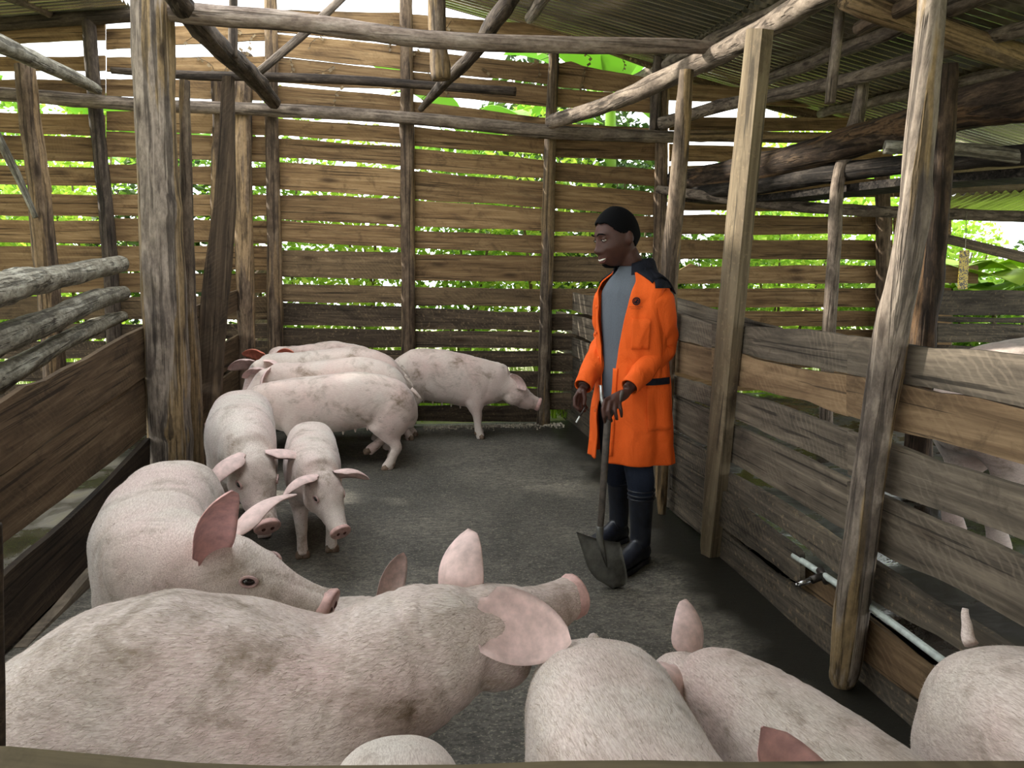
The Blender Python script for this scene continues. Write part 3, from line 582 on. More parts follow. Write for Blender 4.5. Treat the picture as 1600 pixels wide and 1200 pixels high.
for k, (pp, lab) in enumerate((([(1070, 306), (1190, 304), (1420, 276), (1700, 254)], 'black loft plank with grey worn edge under the dark trunk'), ([(1080, 200), (1180, 212), (1330, 214), (1420, 216)], None))):
    if k == 0:
        rings = []
        for (x, y), Y in zip(pp, (7.0, 6.2, 4.8, 3.8)):
            a = atY(x, y, Y); rings.append([a, a+Vector((.34, .25, .0)), a+Vector((.34, .25, -.05)), a+Vector((0, 0, -.055))])
        rr = []
        for i in range(3):
            for q in range(4): rr.append([rings[i][j].lerp(rings[i+1][j], q/4) for j in range(4)])
        rr.append(rings[-1]); tag(Geo().loft(rr).obj('loft_plank', 'plank_black', None, False, frame(rings[1][0], rings[-1][0]-rings[0][0], (0, 0, 1))), lab, 'plank')
    else:
        log('pole_beam', [(1066, 212, 17, 7.1), (1180, 214, 17, 7.1), (1330, 216, 17, 7.1)], 'bark_back', 'pale brown pole continuing right along the far wall', 'beam', .05)
# three pale rails on the left
for k, (pts, lab) in enumerate((([(-120, 480, 66, 2.9), (-40, 462, 60, 3.3), (0, 452, 54, 3.6), (40, 441, 46, 4.0), (80, 435, 38, 4.6), (130, 424, 33, 5.5), (188, 413, 26, 6.6)], 'topmost pale knotty rail log at the left edge'),
                             ([(-120, 590, 60, 2.9), (-40, 550, 54, 3.3), (0, 530, 48, 3.6), (50, 512, 42, 4.1), (100, 492, 36, 4.8), (150, 468, 32, 5.7), (192, 458, 22, 6.6)], 'middle pale crooked rail log at the left edge'),
                             ([(-120, 672, 50, 2.9), (-40, 612, 46, 3.3), (0, 590, 42, 3.6), (50, 562, 34, 4.1), (100, 533, 28, 4.8), (150, 510, 25, 5.7), (192, 494, 16, 6.6)], 'lowest grey-green rail log at the left edge'))):
    log('rail_log', pts, 'bark_pale', lab, 'log', .09, N=16, group='three rail logs of the left pen')
log('leaning_stick', [(-20, 180, 12, 5.8), (10, 240, 13, 5.8), (30, 280, 11, 5.8), (56, 340, 8, 5.8)], 'bark_pale', 'thin pale stick leaning on the far left post', 'stick', .06)
log('post', [(-14, 820, 30, 1.28), (-11, 1000, 30, 1.28), (-9, 1190, 30, 1.28), (-8, 1900, 30, 1.28)], 'left_low_wood', 'dark upright edge of a plank at the lower left border', 'post', .03)
# water pipe with drinker
g = Geo(); PX = XR-.03
P = [atX(1240, 868, PX), atX(1300, 907, PX), atX(1380, 963, PX), atX(1470, 1030, PX), atX(1640, 1152, PX)]
g.tube([tuple(p) for p in catmull([tuple(p) for p in P], 16)], .0125, 12)
pipe = tag(g.obj('water_pipe', 'pvc'), 'pale plastic water pipe along the foot of right partition', 'pipe')
q0 = atX(1287, 899, PX); q1 = q0+Vector((-.055, -.01, -.012)); q2 = q1+Vector((-.055, -.005, -.012))
g = Geo(); g.tube([q0+Vector((0, .028, .012)), q0-Vector((0, .028, .014))], .017, 12); g.obj('tee_joint', 'brass_dark', pipe)
g = Geo(); g.tube([q0, q1], [.014, .015], 12); g.obj('drinker_body', 'brass_dark', pipe)
g = Geo(); g.tube([q1, q1.lerp(q2, .4), q2], [.010, .011, .009], 12); g.tube([q2, q2+Vector((-.012, 0, -.002))], [.009, .006], 12); g.obj('drinker_nozzle', 'steel', pipe)
# yellow sticky trap hanging on a string
ft = empty('fly_trap', atY(1503, 452, 5.3), label='yellow sticky insect trap hanging on a thread at the right', cat='fly trap')
g = Geo(); b0 = Vector(ft.location)
Mx = frame((0, 0, .15), (1, .1, .03), (0, 1, 0)); g.box(Mx, .09, .004, .30); g.obj('sticky_card', 'fly_trap', ft, False)
t0 = atY(1510, 330, 5.55)-b0; Geo().tube([(0, 0, .30), (.0, .0, .36), t0], .0025, 6).obj('thread', 'string', ft)
# ================================================================== PLANTS OUTSIDE
def shrub(name, loc, r, h, n, mat, label, ls=.09, group=None, cat='shrub', z0=.1):
    rs = random.Random(int(loc[0]*100+loc[1]*7)); e = empty(name, (loc[0], loc[1], 0), label=label, cat=cat, group=group); V = []; Fc = []
    for i in range(n):
        while True:
            p = Vector((rs.uniform(-1, 1), rs.uniform(-1, 1), rs.uniform(-1, 1)))
            if p.length < 1: break
        p = Vector((p.x*r*(.75+.25*nz(p.z*3, loc[0], 1)), p.y*r*.7, z0+h/2+p.z*h/2)); s_ = ls*rs.uniform(.6, 1.4)
        a = Vector((rs.uniform(-1, 1), rs.uniform(-1, 1), rs.uniform(-.9, .4))).normalized(); b = a.cross(Vector((rs.uniform(-1, 1), rs.uniform(-1, 1), rs.uniform(-1, 1)))).normalized()
        k = len(V); c = a.cross(b)*.15*s_; V += [p, p+a*s_*.5+b*s_*.32+c, p+a*s_, p+a*s_*.5-b*s_*.32+c]; Fc.append((k, k+1, k+2, k+3))
    mesh('foliage', V, Fc, mat, e)['kind'] = 'stuff'
    g = Geo()
    for q in range(4):
        t = Vector((rs.uniform(-.5, .5)*r, rs.uniform(-.4, .4)*r, z0+h*.8)); g.tube([(t.x*.1, t.y*.1, 0), t*.5+Vector((.03, 0, .05)), t], [.03, .02, .008], 6)
    g.obj('stem', 'stem', e)['kind'] = 'stuff'; return e
def blade(V, Fc, base, d, L, w, droop, segs=8, lobes=0, rs=random):
    d = Vector(d).normalized(); side = d.cross(Vector((0, 0, 1))).normalized(); k = len(V)
    for i in range(segs+1):
        u = i/segs; ww = w*(math.sin(math.pi*min(1, u*.93+.07))**.6)*(1-.15*u); p = Vector(base)+d*(L*u)+Vector((0, 0, -droop*L*u*u)); lift = Vector((0, 0, .25*ww))
        V += [p-side*ww+lift, p, p+side*ww+lift]
    for i in range(segs):
        a = k+i*3; Fc += [(a, a+1, a+4, a+3), (a+1, a+2, a+5, a+4)]
def broadleaf(name, loc, n, L, w, hgt, mat, label, stemr=.05, up_=1.1, seed=1, cat='plant'):
    rs = random.Random(seed); e = empty(name, loc, label=label, cat=cat)
    Geo().tube([(0, 0, 0), (.02, 0, hgt*.5), (0, .02, hgt)], [stemr*1.3, stemr, stemr*.7], 10).obj('stalk', 'leaf_mid' if stemr > .06 else 'stem', e)
    for i in range(n):
        an = 6.283*i/n+rs.uniform(-.3, .3); V = []; Fc = []; d = Vector((math.cos(an), math.sin(an), up_*rs.uniform(.4, 1.2)))
        st = Vector((0, 0, hgt-.04)); pe = st+d.normalized()*L*.25; blade(V, Fc, pe, d, L*rs.uniform(.8, 1.15), w, rs.uniform(.25, .6))
        m = len(V); V += [v+Vector((0, 0, .004)) for v in V[:m]]; Fc += [tuple(reversed([q+m for q in f])) for f in Fc]
        g = Geo(); g.add(V, Fc); g.tube([st, pe], [.02, .012], 6); g.obj('leaf', mat, e, True)
    return e
mats_ = ['leaf_bright', 'leaf_mid', 'leaf_bright', 'leaf_dark', 'leaf_mid']
spots = [(-6.6, 9.4, 1.3, 3.3), (-5.2, 9.0, 1.1, 2.7), (-4.0, 9.6, 1.2, 3.5), (-2.8, 8.9, 1.0, 2.9), (-1.7, 9.5, 1.2, 3.7), (-.6, 8.8, 1.0, 3.2), (.5, 9.4, 1.2, 3.3), (1.5, 8.9, 1.0, 3.6), (2.6, 9.3, 1.2, 3.4), (3.6, 8.8, 1.0, 2.1), (4.8, 9.4, 1.2, 2.6), (6.0, 9.0, 1.1, 1.8), (7.4, 9.6, 1.3, 2.4), (9.0, 9.2, 1.3, 2.2)]
names_ = ['at the far left end of the back wall', 'left of the slanting pale pole', 'behind the far left posts', 'behind the thick left trunk post', 'behind the back left corner post', 'behind the pile of pigs', 'behind the middle back post', 'behind the back pig snout', 'behind the head of the man', 'behind the slim grey bent post', 'behind the sunlit back post', 'behind the yellow insect trap', 'behind the big taro leaves', 'at the far right end outside']
for i, ((x, y, r, h), nm) in enumerate(zip(spots, names_)):
    shrub('shrub', (x, y), r, h, int(2600*r*r), mats_[i % 5], ('dark' if mats_[i % 5] == 'leaf_dark' else 'bright green' if mats_[i % 5] == 'leaf_bright' else 'green')+' leafy shrub outside '+nm, group='shrubs outside behind the slats')
for i, (x, y, z, s_, lb) in enumerate(((2.35, 8.95, 3.55, 1.0, 'banana plant showing above the back wall left of the man'), (.9, 10.6, 3.2, 1.1, 'banana plant behind the crooked dark branch'), (5.2, 10.4, 2.4, 1.2, 'banana plant outside behind the hanging thin post'), (-3.4, 10.8, 2.6, 1.2, 'banana plant outside behind the slim dark leaning post'))):
    broadleaf('banana_plant', (x, y, 0), 8, 1.5*s_, .26*s_, z, 'leaf_banana', lb, .09, seed=i+3, cat='banana plant')
broadleaf('taro_plant', (6.1, 7.8, 0), 8, .75, .34, 1.42, 'leaf_bright', 'large bright green taro leaves behind the yellow insect trap', .03, .7, 21)
broadleaf('taro_plant', (6.75, 7.9, 0), 8, .75, .34, 1.32, 'leaf_mid', 'large green taro leaves at the right edge of the picture', .03, .6, 22)
shrub('bush', (6.9, 8.3), .8, 1.5, 1500, 'leaf_mid', 'leafy green bush at the right edge below the low roof', .1)
# tall trees that close the view behind
for i, (x, y, r, h, z0, lb) in enumerate(((-7.5, 14, 2.6, 4.5, .5, 'tree far behind the left end of the wall'), (2.4, 13, 2.4, 4.9, .8, 'tree behind the banana plants'), (7.5, 13.5, 2.6, 4.5, .3, 'tree far behind the right pen'))):
    shrub('tree', (x, y), r, h, 5200, mats_[(i*2+1) % 5], lb, .16, None, 'tree', z0)
# grass along the foot of the back wall outside: uncountable blades
V = []; Fc = []; rs = random.Random(4)
for i in range(9000):
    x, y = rs.uniform(-7, 9), 7.55+abs(rs.gauss(0, .6)); h = rs.uniform(.15, .75)*(1.25 if x < 2 else 1); a = rs.uniform(0, 6.28); t = Vector((math.cos(a), math.sin(a), 0)); k = len(V); b = Vector((x, y, 0)); w = Vector((-t.y, t.x, 0))*.008
    V += [b-w, b+w, b+t*h*.3+Vector((0, 0, h))]; Fc.append((k, k+1, k+2))
tag(mesh('grass', V, Fc, 'leaf_bright'), 'tall green grass outside along the foot of the back wall', 'grass', kind='stuff')
# dried creeper on the upper planks
V = []; g = Geo(); Fl = []; Vl = []
rs = random.Random(12)
ve = empty('dried_creeper', (0, 0, 0), label='dried creeper stems with withered leaves on the upper back planks', cat='creeper')
for i in range(34):
    x = rs.choice([rs.uniform(440, 640), rs.uniform(650, 850), rs.uniform(870, 1010), rs.uniform(280, 420)]); y = rs.uniform(20, 130)+(x-440)*.04; P = []; vx, vy = rs.uniform(-1, 1), rs.uniform(.2, 1)
    for k in range(7):
        p = atY(x, y, YB-.02-rs.uniform(0, .012)); P.append(p); x += vx*rs.uniform(5, 14); y += vy*rs.uniform(4, 13); vx += rs.uniform(-.4, .4)
        if rs.random() < .75:
            s_ = rs.uniform(.025, .055); a = Vector((rs.uniform(-.6, .6), -.35, -1)).normalized(); b = Vector((1, rs.uniform(-.5, .5), 0)).normalized(); m = len(Vl)
            Vl += [p, p+a*s_*.5+b*s_*.4, p+a*s_, p+a*s_*.5-b*s_*.4]; Fl.append((m, m+1, m+2, m+3))
    g.tube(P, .0028, 5)
g.obj('stems', 'vine', ve)['kind'] = 'stuff'; mesh('withered_leaves', Vl, Fl, 'leaf_dry', ve)['kind'] = 'stuff'

# pale chips and grit swept against the foot of the back wall
V = []; Fc = []; rs = random.Random(9)
for i in range(900):
    x = rs.uniform(.05, 1.45); y = 7.27-abs(rs.gauss(0, .09)); r = rs.uniform(.004, .014); k = len(V); a = rs.uniform(0, 6.28); u_ = Vector((math.cos(a), math.sin(a), 0))*r; v_ = Vector((-math.sin(a), math.cos(a), 0))*r*.6; c = Vector((x, y, .012)); h = Vector((0, 0, r*.7))
    V += [c-u_-h, c+v_-h, c+u_-h, c-v_-h, c+h]; Fc += [(k, k+1, k+4), (k+1, k+2, k+4), (k+2, k+3, k+4), (k+3, k, k+4)]
tag(mesh('grit', V, Fc, 'grit'), 'pale grit and wood chips along the foot of the back wall', 'grit', kind='stuff')
# ================================================================== PIGS
TR = [(-.575, .43, .03, .05), (-.562, .435, .075, .105), (-.53, .452, .118, .145), (-.46, .475, .150, .178), (-.34, .488, .166, .197), (-.24, .488, .170, .203), (-.08, .475, .176, .215), (.10, .472, .176, .214),
      (.24, .480, .168, .206), (.35, .492, .152, .190), (.44, .508, .132, .168), (.52, .522, .115, .145), (.57, .528, .09, .115)]
HD = [(-.075, .05, .055, 0), (-.05, .082, .09, 0), (0, .102, .112, 0), (.05, .104, .112, 0), (.10, .095, .098, -.006), (.15, .085, .083, -.016), (.20, .070, .068, -.026), (.25, .060, .059, -.028), (.285, .055, .054, -.026), (.30, .054, .052, -.026)]
def pig(label, loc, heading, s=1.0, sz=None, bend=((-.6, 0), (.6, 0)), lift=((-.6, 0), (.6, 0)), hyaw=0, hpitch=-25, neck=0.0, ears=None, earmat='pig_ear_pale', earmats=None, skinm='pig_skin',
        legs=None, hooves=False, voxel=.014, tail=(-.25, .55), eyes=True, earL=.20, earW=.068, teats=False, fat=1.0, lid=False, hairs=0, tail_on=True):
    e = empty('pig', (loc[0], loc[1], loc[2] if len(loc) > 2 else 0), math.radians(heading), label, 'pig', 'pink pigs in the pens')
    e.scale = (s, s, sz or s); g = Geo(); D = math.radians
    B = [(x, D(a)) for x, a in bend]; st = {}
    # spine
    xs = np.linspace(-.575, .57, 80); p = Vector((-.575*math.cos(interp(B, -.3)), -.575*math.sin(interp(B, -.3)), 0)); pos = []
    px_ = -.575
    for x in xs:
        yw = interp(B, x); p = p+Vector((math.cos(yw), math.sin(yw), 0))*(x-px_); px_ = x; pos.append(p.copy())
    def fr(x):
        i = min(79, max(0, (x+.575)/1.145*79)); k = min(int(i), 78); q = pos[k].lerp(pos[k+1], i-k); yw = interp(B, x)
        return q, Vector((math.cos(yw), math.sin(yw), 0)), Vector((-math.sin(yw), math.cos(yw), 0))
    rings = []
    TX = [t[0] for t in TR]
    for x in np.linspace(-.575, .57, 34):
        zc, ry, rz = (float(np.interp(x, TX, [t[k] for t in TR])) for k in (1, 2, 3))
        if x < -.5:
            i_ = 0
        q, f, l = fr(x); zc += interp(lift, x); N = 26; rg = []
        for j in range(N):
            an = 2*math.pi*j/N; c, s_ = math.cos(an), math.sin(an)
            w = 1+.05*math.sin(an*2)**2; top = 1.0 if s_ < 0 else 1-.06*(1-abs(c))
            rg.append(q+l*(c*ry*w*fat)+Vector((0, 0, zc+s_*rz*w*top)))
        rings.append(rg)
    g.loft(rings)
    UP = Vector((0, 0, 1))
    for sd_ in (-1, 1):      # hams and shoulders
        q, f, l = fr(-.40); g.ell(q+l*(.092*sd_)+UP*(.42+interp(lift, -.4)), (f, l, UP), (.135, .082, .19))
        q, f, l = fr(.26); g.ell(q+l*(.098*sd_)+UP*(.41+interp(lift, .26)), (f, l, UP), (.105, .07, .18))
    # legs: order front-left, front-right, hind-left, hind-right; (swing in m, lift in m)
    LG = legs or ((0, 0), (0, 0), (0, 0), (0, 0)); hoofpos = []
    for k, (sw, lf) in enumerate(LG):
        sd_ = 1 if k % 2 == 0 else -1; front = k < 2
        q, f, l = fr(.27 if front else -.40)
        if front: pts = [(.0, .42, .09, .075, .10), (-.03, .31, .09, .058, .078), (0, .19, .088, .041, .046), (-.005, .10, .088, .035, .036), (0, .045, .088, .038, .040), (.018, 0, .088, .040, .044)]
        else: pts = [(.02, .42, .09, .08, .12), (.075, .31, .095, .06, .088), (-.025, .215, .09, .042, .055), (-.06, .16, .09, .036, .044), (-.035, .08, .09, .034, .036), (-.025, .04, .09, .037, .038), (-.005, 0, .09, .039, .043)]
        P = []; R = []
        for (dx, z, y, r1, r2) in pts:
            t = max(0, (.36-z)/.36); P.append(q+f*(dx+sw*t)+l*(sd_*y)+UP*(z+lf*t+interp(lift, .27 if front else -.4)*max(0, (z-.05)/.4))); R.append((r2, r1))
        g.tube(P, R, 14, True, ref=f); hoofpos.append((P[-1], P[-2], f, l))
    # head
    q, f, l = fr(.545); zc = .526+interp(lift, .57); yw = interp(B, .57)+D(hyaw); pt = D(hpitch)
    hf = Vector((math.cos(yw)*math.cos(pt), math.sin(yw)*math.cos(pt), math.sin(pt))); hl = Vector((-math.sin(yw), math.cos(yw), 0)); hu = hf.cross(hl)
    hb = q+UP*(zc+neck)+hf*.03
    rings = []
    for t in np.linspace(-.075, .30, 22):
        rs_, ru, uo = (float(np.interp(t, [h[0] for h in HD], [h[k] for h in HD])) for k in (1, 2, 3))
        rings.append([hb+hf*t+hu*(uo+ru*math.sin(2*math.pi*j/20))+hl*(rs_*math.cos(2*math.pi*j/20)) for j in range(20)])
    g.loft(rings)
    g.tube([q-f*.08+UP*(zc-.0), hb+hf*.0], [.13, .105], 16)      # neck bridge
    for sd_ in (-1, 1):
        g.ell(hb+hf*.045+hl*(.052*sd_)-hu*.062, (hf, hl, hu), (.085, .055, .062)); g.ell(hb+hf*.095+hl*(.068*sd_)+hu*.045, (hf, hl, hu), (.04, .026, .024))
    g.tube([hb+hf*.06-hu*.075, hb+hf*.15-hu*.082, hb+hf*.235-hu*.080], [.05, .037, .022], 12)
    g.ell(hb+hf*.30-hu*.022, (hf, hl, hu), (.022, .056, .053))
    bo = fuse(g, 'body', skinm, e, voxel, 6, .5); me = bo.data; nv_ = len(me.vertices)
    co = np.empty(nv_*3); no = np.empty(nv_*3); me.vertices.foreach_get('co', co); me.vertices.foreach_get('normal', no); co = co.reshape(-1, 3); no = no.reshape(-1, 3); sd0 = loc[0]*5+loc[1]*3
    dsp = np.array([.0045*nz(c[0]*7+sd0, c[1]*7, c[2]*7)+.0022*nz(c[0]*20, c[1]*20+sd0, c[2]*20)-.004*max(0, 1-abs(nz(c[0]*9+sd0, c[1]*3, c[2]*2))*9)*(1 if c[0] > .25 else .35) for c in co])
    co2 = co+no*dsp[:, None]; me.vertices.foreach_set('co', co2.ravel()); me.update()
    if hairs:
        me.calc_loop_triangles(); nt_ = len(me.loop_triangles); tv = np.empty(nt_*3, int); me.loop_triangles.foreach_get('vertices', tv); tv = tv.reshape(-1, 3)
        A_, B_, C_ = co2[tv[:, 0]], co2[tv[:, 1]], co2[tv[:, 2]]; nrm = np.cross(B_-A_, C_-A_); ar = np.linalg.norm(nrm, axis=1); nrm = nrm/np.maximum(ar, 1e-12)[:, None]
        rg_ = np.random.default_rng(5); pk = rg_.choice(nt_, hairs, p=ar/ar.sum()); w1 = rg_.random((hairs, 1)); w2 = rg_.random((hairs, 1)); sw_ = w1+w2 > 1; w1 = np.where(sw_, 1-w1, w1); w2 = np.where(sw_, 1-w2, w2)
        P0 = A_[pk]+(B_[pk]-A_[pk])*w1+(C_[pk]-A_[pk])*w2; Nn = nrm[pk]; dv_ = np.array([-.85, 0, -.30])+rg_.normal(0, .22, (hairs, 3)); dv_ = dv_-Nn*(dv_*Nn).sum(1, keepdims=True); dv_ = dv_/np.linalg.norm(dv_, axis=1, keepdims=True)*.97+Nn*.17
        ok = P0[:, 2] > .22; sc_ = (rg_.random((hairs, 1))*.012+.009)/s; wd = np.cross(dv_, Nn)*(.00055/s)
        V3 = np.stack([P0-wd, P0+wd, P0+dv_*sc_], 1)[ok].reshape(-1, 3); hm = mesh('bristles', [], [], 'bristle', e); hd = hm.data; n3 = len(V3)
        hd.vertices.add(n3); hd.vertices.foreach_set('co', V3.ravel()); hd.loops.add(n3); hd.loops.foreach_set('vertex_index', np.arange(n3)); hd.polygons.add(n3//3); hd.polygons.foreach_set('loop_start', np.arange(0, n3, 3)); hd.update(calc_edges=True); hm['kind'] = 'stuff'
    # snout disc with nostrils
    g = Geo(); c = hb+hf*.312-hu*.024
    g.loft([[c+hf*dx+hu*(.053*r*math.sin(2*math.pi*j/18)+dx*.25)+hl*(.057*r*math.cos(2*math.pi*j/18)) for j in range(18)] for dx, r in ((-.03, .85), (-.012, 1.0), (.004, 1.04), (.012, .95), (.013, .4))])
    for sd_ in (-1, 1): g.ell(c+hf*.012+hl*(.019*sd_)+hu*.002, (hl, hu, hf), (.0095, .013, .006), 10, 6, 1)
    g.obj('snout', 'pig_snout', e, True, None, ['pig_snout', 'nostril'])
    if eyes:
        for sd_ in (-1, 1):
            c = hb+hf*.112+hl*(.081*sd_)+hu*.036; o_ = (hl*sd_+hf*.35+hu*.1).normalized(); a_ = hf.cross(o_).normalized(); b_ = o_.cross(a_)
            Geo().ell(c, (b_, a_, o_), (.016, .012, .011), 12, 8).obj('eye', 'pig_eye', e)
            if lid:
                gg = Geo(); N = 18; rg = []
                for j in range(N+1):
                    an = 2*math.pi*j/N; rg.append(c+b_*(math.cos(an)*.02)+a_*(math.sin(an)*.0145)+o_*.004)
                gg.tube(rg, .0045, 8); gg.obj('eyelid', 'pig_eyelid', e)
    # ears: direction, facing (both in head frame forward, outward, up)
    E_ = ears or (((.35, .75, .55), (.8, -.2, -.1)), ((.35, .75, .55), (.8, -.2, -.1)))
    for k, sd_ in enumerate((1, -1)):
        if E_[k] is None: continue
        dv, fc = E_[k][0], E_[k][1]; k_ = E_[k][2] if len(E_[k]) > 2 else 1.0
        tov = lambda v: hf*v[0]+hl*(v[1]*sd_)+hu*v[2]
        dn = tov(dv).normalized(); fn = tov(fc); fn = (fn-dn*fn.dot(dn)).normalized(); wn_ = dn.cross(fn)
        base = hb+hf*(-.005)+hl*(.072*sd_)+hu*.078; V = []; Fc = []; nu, nv = 14, 10
        for lay in (0, 1):
            for i in range(nu+1):
                u = i/nu; w = earW*max(.04, (math.sin(math.pi*(u*.80+.20))**.55))*(1 if u < .97 else .75)
                for j in range(nv+1):
                    v = j/nv*2-1; cup = .55*w*(v*v)*(1-.45*u)*min(1, .15+u*3.5); ct = base+dn*(earL*k_*(u*1.12-.12))+fn*(-.10*earL*math.sin(u*3.1)+.20*earL*u*u*u)
                    V.append(ct+wn_*(v*w*(.92 if u > .1 else .62))+fn*(cup+(0 if lay == 0 else -.011*(1-.6*abs(v)**3)*(1-.4*u))))
        nn = (nu+1)*(nv+1)
        for lay in (0, 1):
            for i in range(nu):
                for j in range(nv):
                    a = lay*nn+i*(nv+1)+j; q4 = (a, a+1, a+nv+2, a+nv+1); Fc.append(q4 if lay else q4[::-1])
        for i in range(nu):
            for j in (0, nv): a = i*(nv+1)+j; q4 = (a, a+nv+1, a+nv+1+nn, a+nn); Fc.append(q4 if j else q4[::-1])
        for j in range(nv): a = nu*(nv+1)+j; Fc.append((a, a+1, a+1+nn, a+nn))
        mesh('ear', V, Fc, (earmats or (earmat, earmat))[k], e, True)
    # tail
    if tail_on:
        q, f, l = fr(-.56); tz = .60+interp(lift, -.57); cu, ln = tail; P = []; p = q+f*.03+UP*tz; dr = (-f*.6+UP*(.25 if cu > 0 else -.35)).normalized(); sgn = 1
        for i in range(9):
            P.append(p.copy()); dr = (dr+UP*(cu*.35)+l*(.22*math.sin(i*1.1))).normalized(); p = p+dr*.024*abs(ln)
        Geo().tube(P, [.015-.0011*i for i in range(9)], 10).obj('tail', skinm, e)
    if hooves:
        for (p0, p1, f, l) in hoofpos:
            g = Geo(); ax = (p0-p1).normalized()
            for sd_ in (-1, 1):
                c = p0+l*(.019*sd_)
                g.tube([c-ax*.030+f*.004, c-ax*.01+f*.010, c+f*.020+ax*.006], [.022, .025, .018], 10)
                g.ell(c-ax*.045-f*.030, (f, l, ax), (.012, .010, .016), 8, 6)
            g.obj('hoof', 'hoof', e)
    if teats:
        for i in range(5):
            for sd_ in (1, -1):
                q, f, l = fr(-.22+i*.085); zb = float(np.interp(-.22+i*.085, TX, [t[1]-t[3] for t in TR]))+interp(lift, -.2+i*.08)
                Geo().ell(q+l*(.045*sd_)+UP*(zb+.002), ID3, (.008, .008, .02), 8, 6).obj('teat', skinm, e)
    return e
S0 = ((0, 0),)*4
# A: big pig in front, head lifted to the right
pig('large pig standing side-on in the foreground with its snout raised', (-.435, 1.60), 1, .98, 1.05, ((-.6, -4), (.2, 0), (.6, 8)), ((-.6, -.07), (-.43, -.05), (-.3, .0), (-.12, .035), (.08, .0), (.225, -.045), (.42, .025), (.6, .03)), 20, 9, .0,
    ears=(((.5, .4, .8), (.7, .1, -.5), .85), ((.72, .66, -.38), (-.1, .75, .35), 1.0)), voxel=.011, earL=.20, earW=.085, skinm='pig_skin_dirty', lid=True, hairs=34000)
# B: left pig, facing the camera, head turned right
pig('pig at the left wall with a big upright pink ear, head turned right', (-.98, 2.76), -82, 1.15, 1.02, ((-.6, -6), (-.1, 0), (.25, 16), (.45, 44), (.6, 62)), ((-.6, 0), (.3, 0), (.6, .03)), 12, -16, .0,
    ears=(((.15, .9, .45), (.6, -.2, -.7)), ((.05, .30, 1.0), (.8, .6, -.1), 1.1)), earmats=('pig_ear_pale', 'pig_ear'), voxel=.012, earL=.245, earW=.060, lid=True, hairs=12000)
# C: pig facing the camera beside the left post
pig('pig facing the camera with lowered head beside the thick left post', (-1.04, 4.42), -76, 1.12, 1.12, ((-.6, -8), (.2, 0), (.6, 10)), ((-.6, 0), (.3, .0), (.6, -.05)), 4, -42, -.02,
    ears=(((.25, .95, -.05), (.7, -.1, -.5)), ((.55, .85, -.05), (.6, -.2, -.6))), voxel=.013, lid=True, earW=.078)
# D: smaller pig
pig('smaller pig with sideways ears walking toward the camera', (-.60, 4.16), -80, .88, .90, ((-.6, -4), (.2, 0), (.6, 8)), ((-.6, 0), (.6, -.02)), 14, -38, -.02,
    ears=(((.15, 1.0, -.05), (.8, 0, -.45)), ((.25, 1.0, .05), (.7, .0, -.5))), hooves=True, voxel=.013, lid=True, earW=.074, legs=((.05, 0), (.10, 0), (0, 0), (0, 0)))
# E: side-on, facing left, hind foot lifted
pig('pig seen from its side facing left with one hind foot lifted', (-.63, 5.72), 178, 1.09, 1.08, ((-.6, 0), (.6, 4)), ((-.6, -.04), (-.15, .015), (.3, -.02), (.6, -.05)), 0, -22, -.02,
    ears=(((.75, .55, -.15), (-.2, .8, -.6)), ((.6, .7, .2), (.8, 0, -.4))), legs=((0, 0), (.05, 0), (.06, 0.0), (.20, .09)), hooves=True, teats=True, voxel=.014, skinm='pig_skin_far')
# J H G: huddle against the back wall
pig('pig behind the side-on one with a drooping ear, facing left', (-.62, 6.06), 177, .97, 1.21, ((-.6, 0), (.3, 0), (.6, 18)), ((-.6, -.05), (-.15, .01), (.3, -.02), (.6, .0)), 14, -24, .01,
    ears=(((.75, .55, -.1), (-.2, .8, -.6)), ((.6, .7, .2), (.8, 0, -.4))), voxel=.015, skinm='pig_skin_far')
pig('pig in the huddle with its face turned to the camera', (-.70, 6.40), 178, 1.05, 1.29, ((-.6, 0), (.2, 0), (.6, 34)), ((-.6, -.05), (-.15, .01), (.3, -.02), (.6, .0)), 34, -26, .01,
    ears=(((.3, .95, .1), (.8, 0, -.4)), ((.3, .95, .1), (.8, 0, -.4))), voxel=.015, skinm='pig_skin_far')
pig('rearmost pig of the huddle with reddish ears against back wall', (-.77, 6.76), 178, .92, 1.33, ((-.6, 0), (.2, 0), (.6, 45)), ((-.6, -.07), (0, .01), (.3, -.02), (.6, .0)), 35, -22, .0,
    ears=(((.1, .9, .4), (.8, 0, -.4)), ((.2, .95, .4), (.8, 0, -.4))), earmat='pig_ear_red', voxel=.015, skinm='pig_skin_far')
# F: sniffing along the back wall
pig('pig standing alone at the back wall facing right', (.27, 6.78), -4, 1.0, 1.19, ((-.6, 6), (.1, 0), (.6, 0)), ((-.6, -.06), (-.32, .02), (0, .01), (.3, -.05), (.6, -.10)), 0, -22, -.03,
    ears=(((.55, .8, .0), (.5, .2, -.8)), ((.7, .55, .05), (-.1, .85, -.5))), legs=((.02, 0), (.02, 0), (.10, 0), (.06, 0)), hooves=True, teats=True, voxel=.014, skinm='pig_skin_far')
# K: only an ear shows behind the foreground pig
pig('small pig hidden behind the foreground pig, only its ear showing', (-.50, 2.28), 10, .66, .60, ears=(((.05, .45, .95), (.2, -1, .3), 1.4), None), earW=.08, hpitch=-20, voxel=.014, eyes=False, tail_on=False)
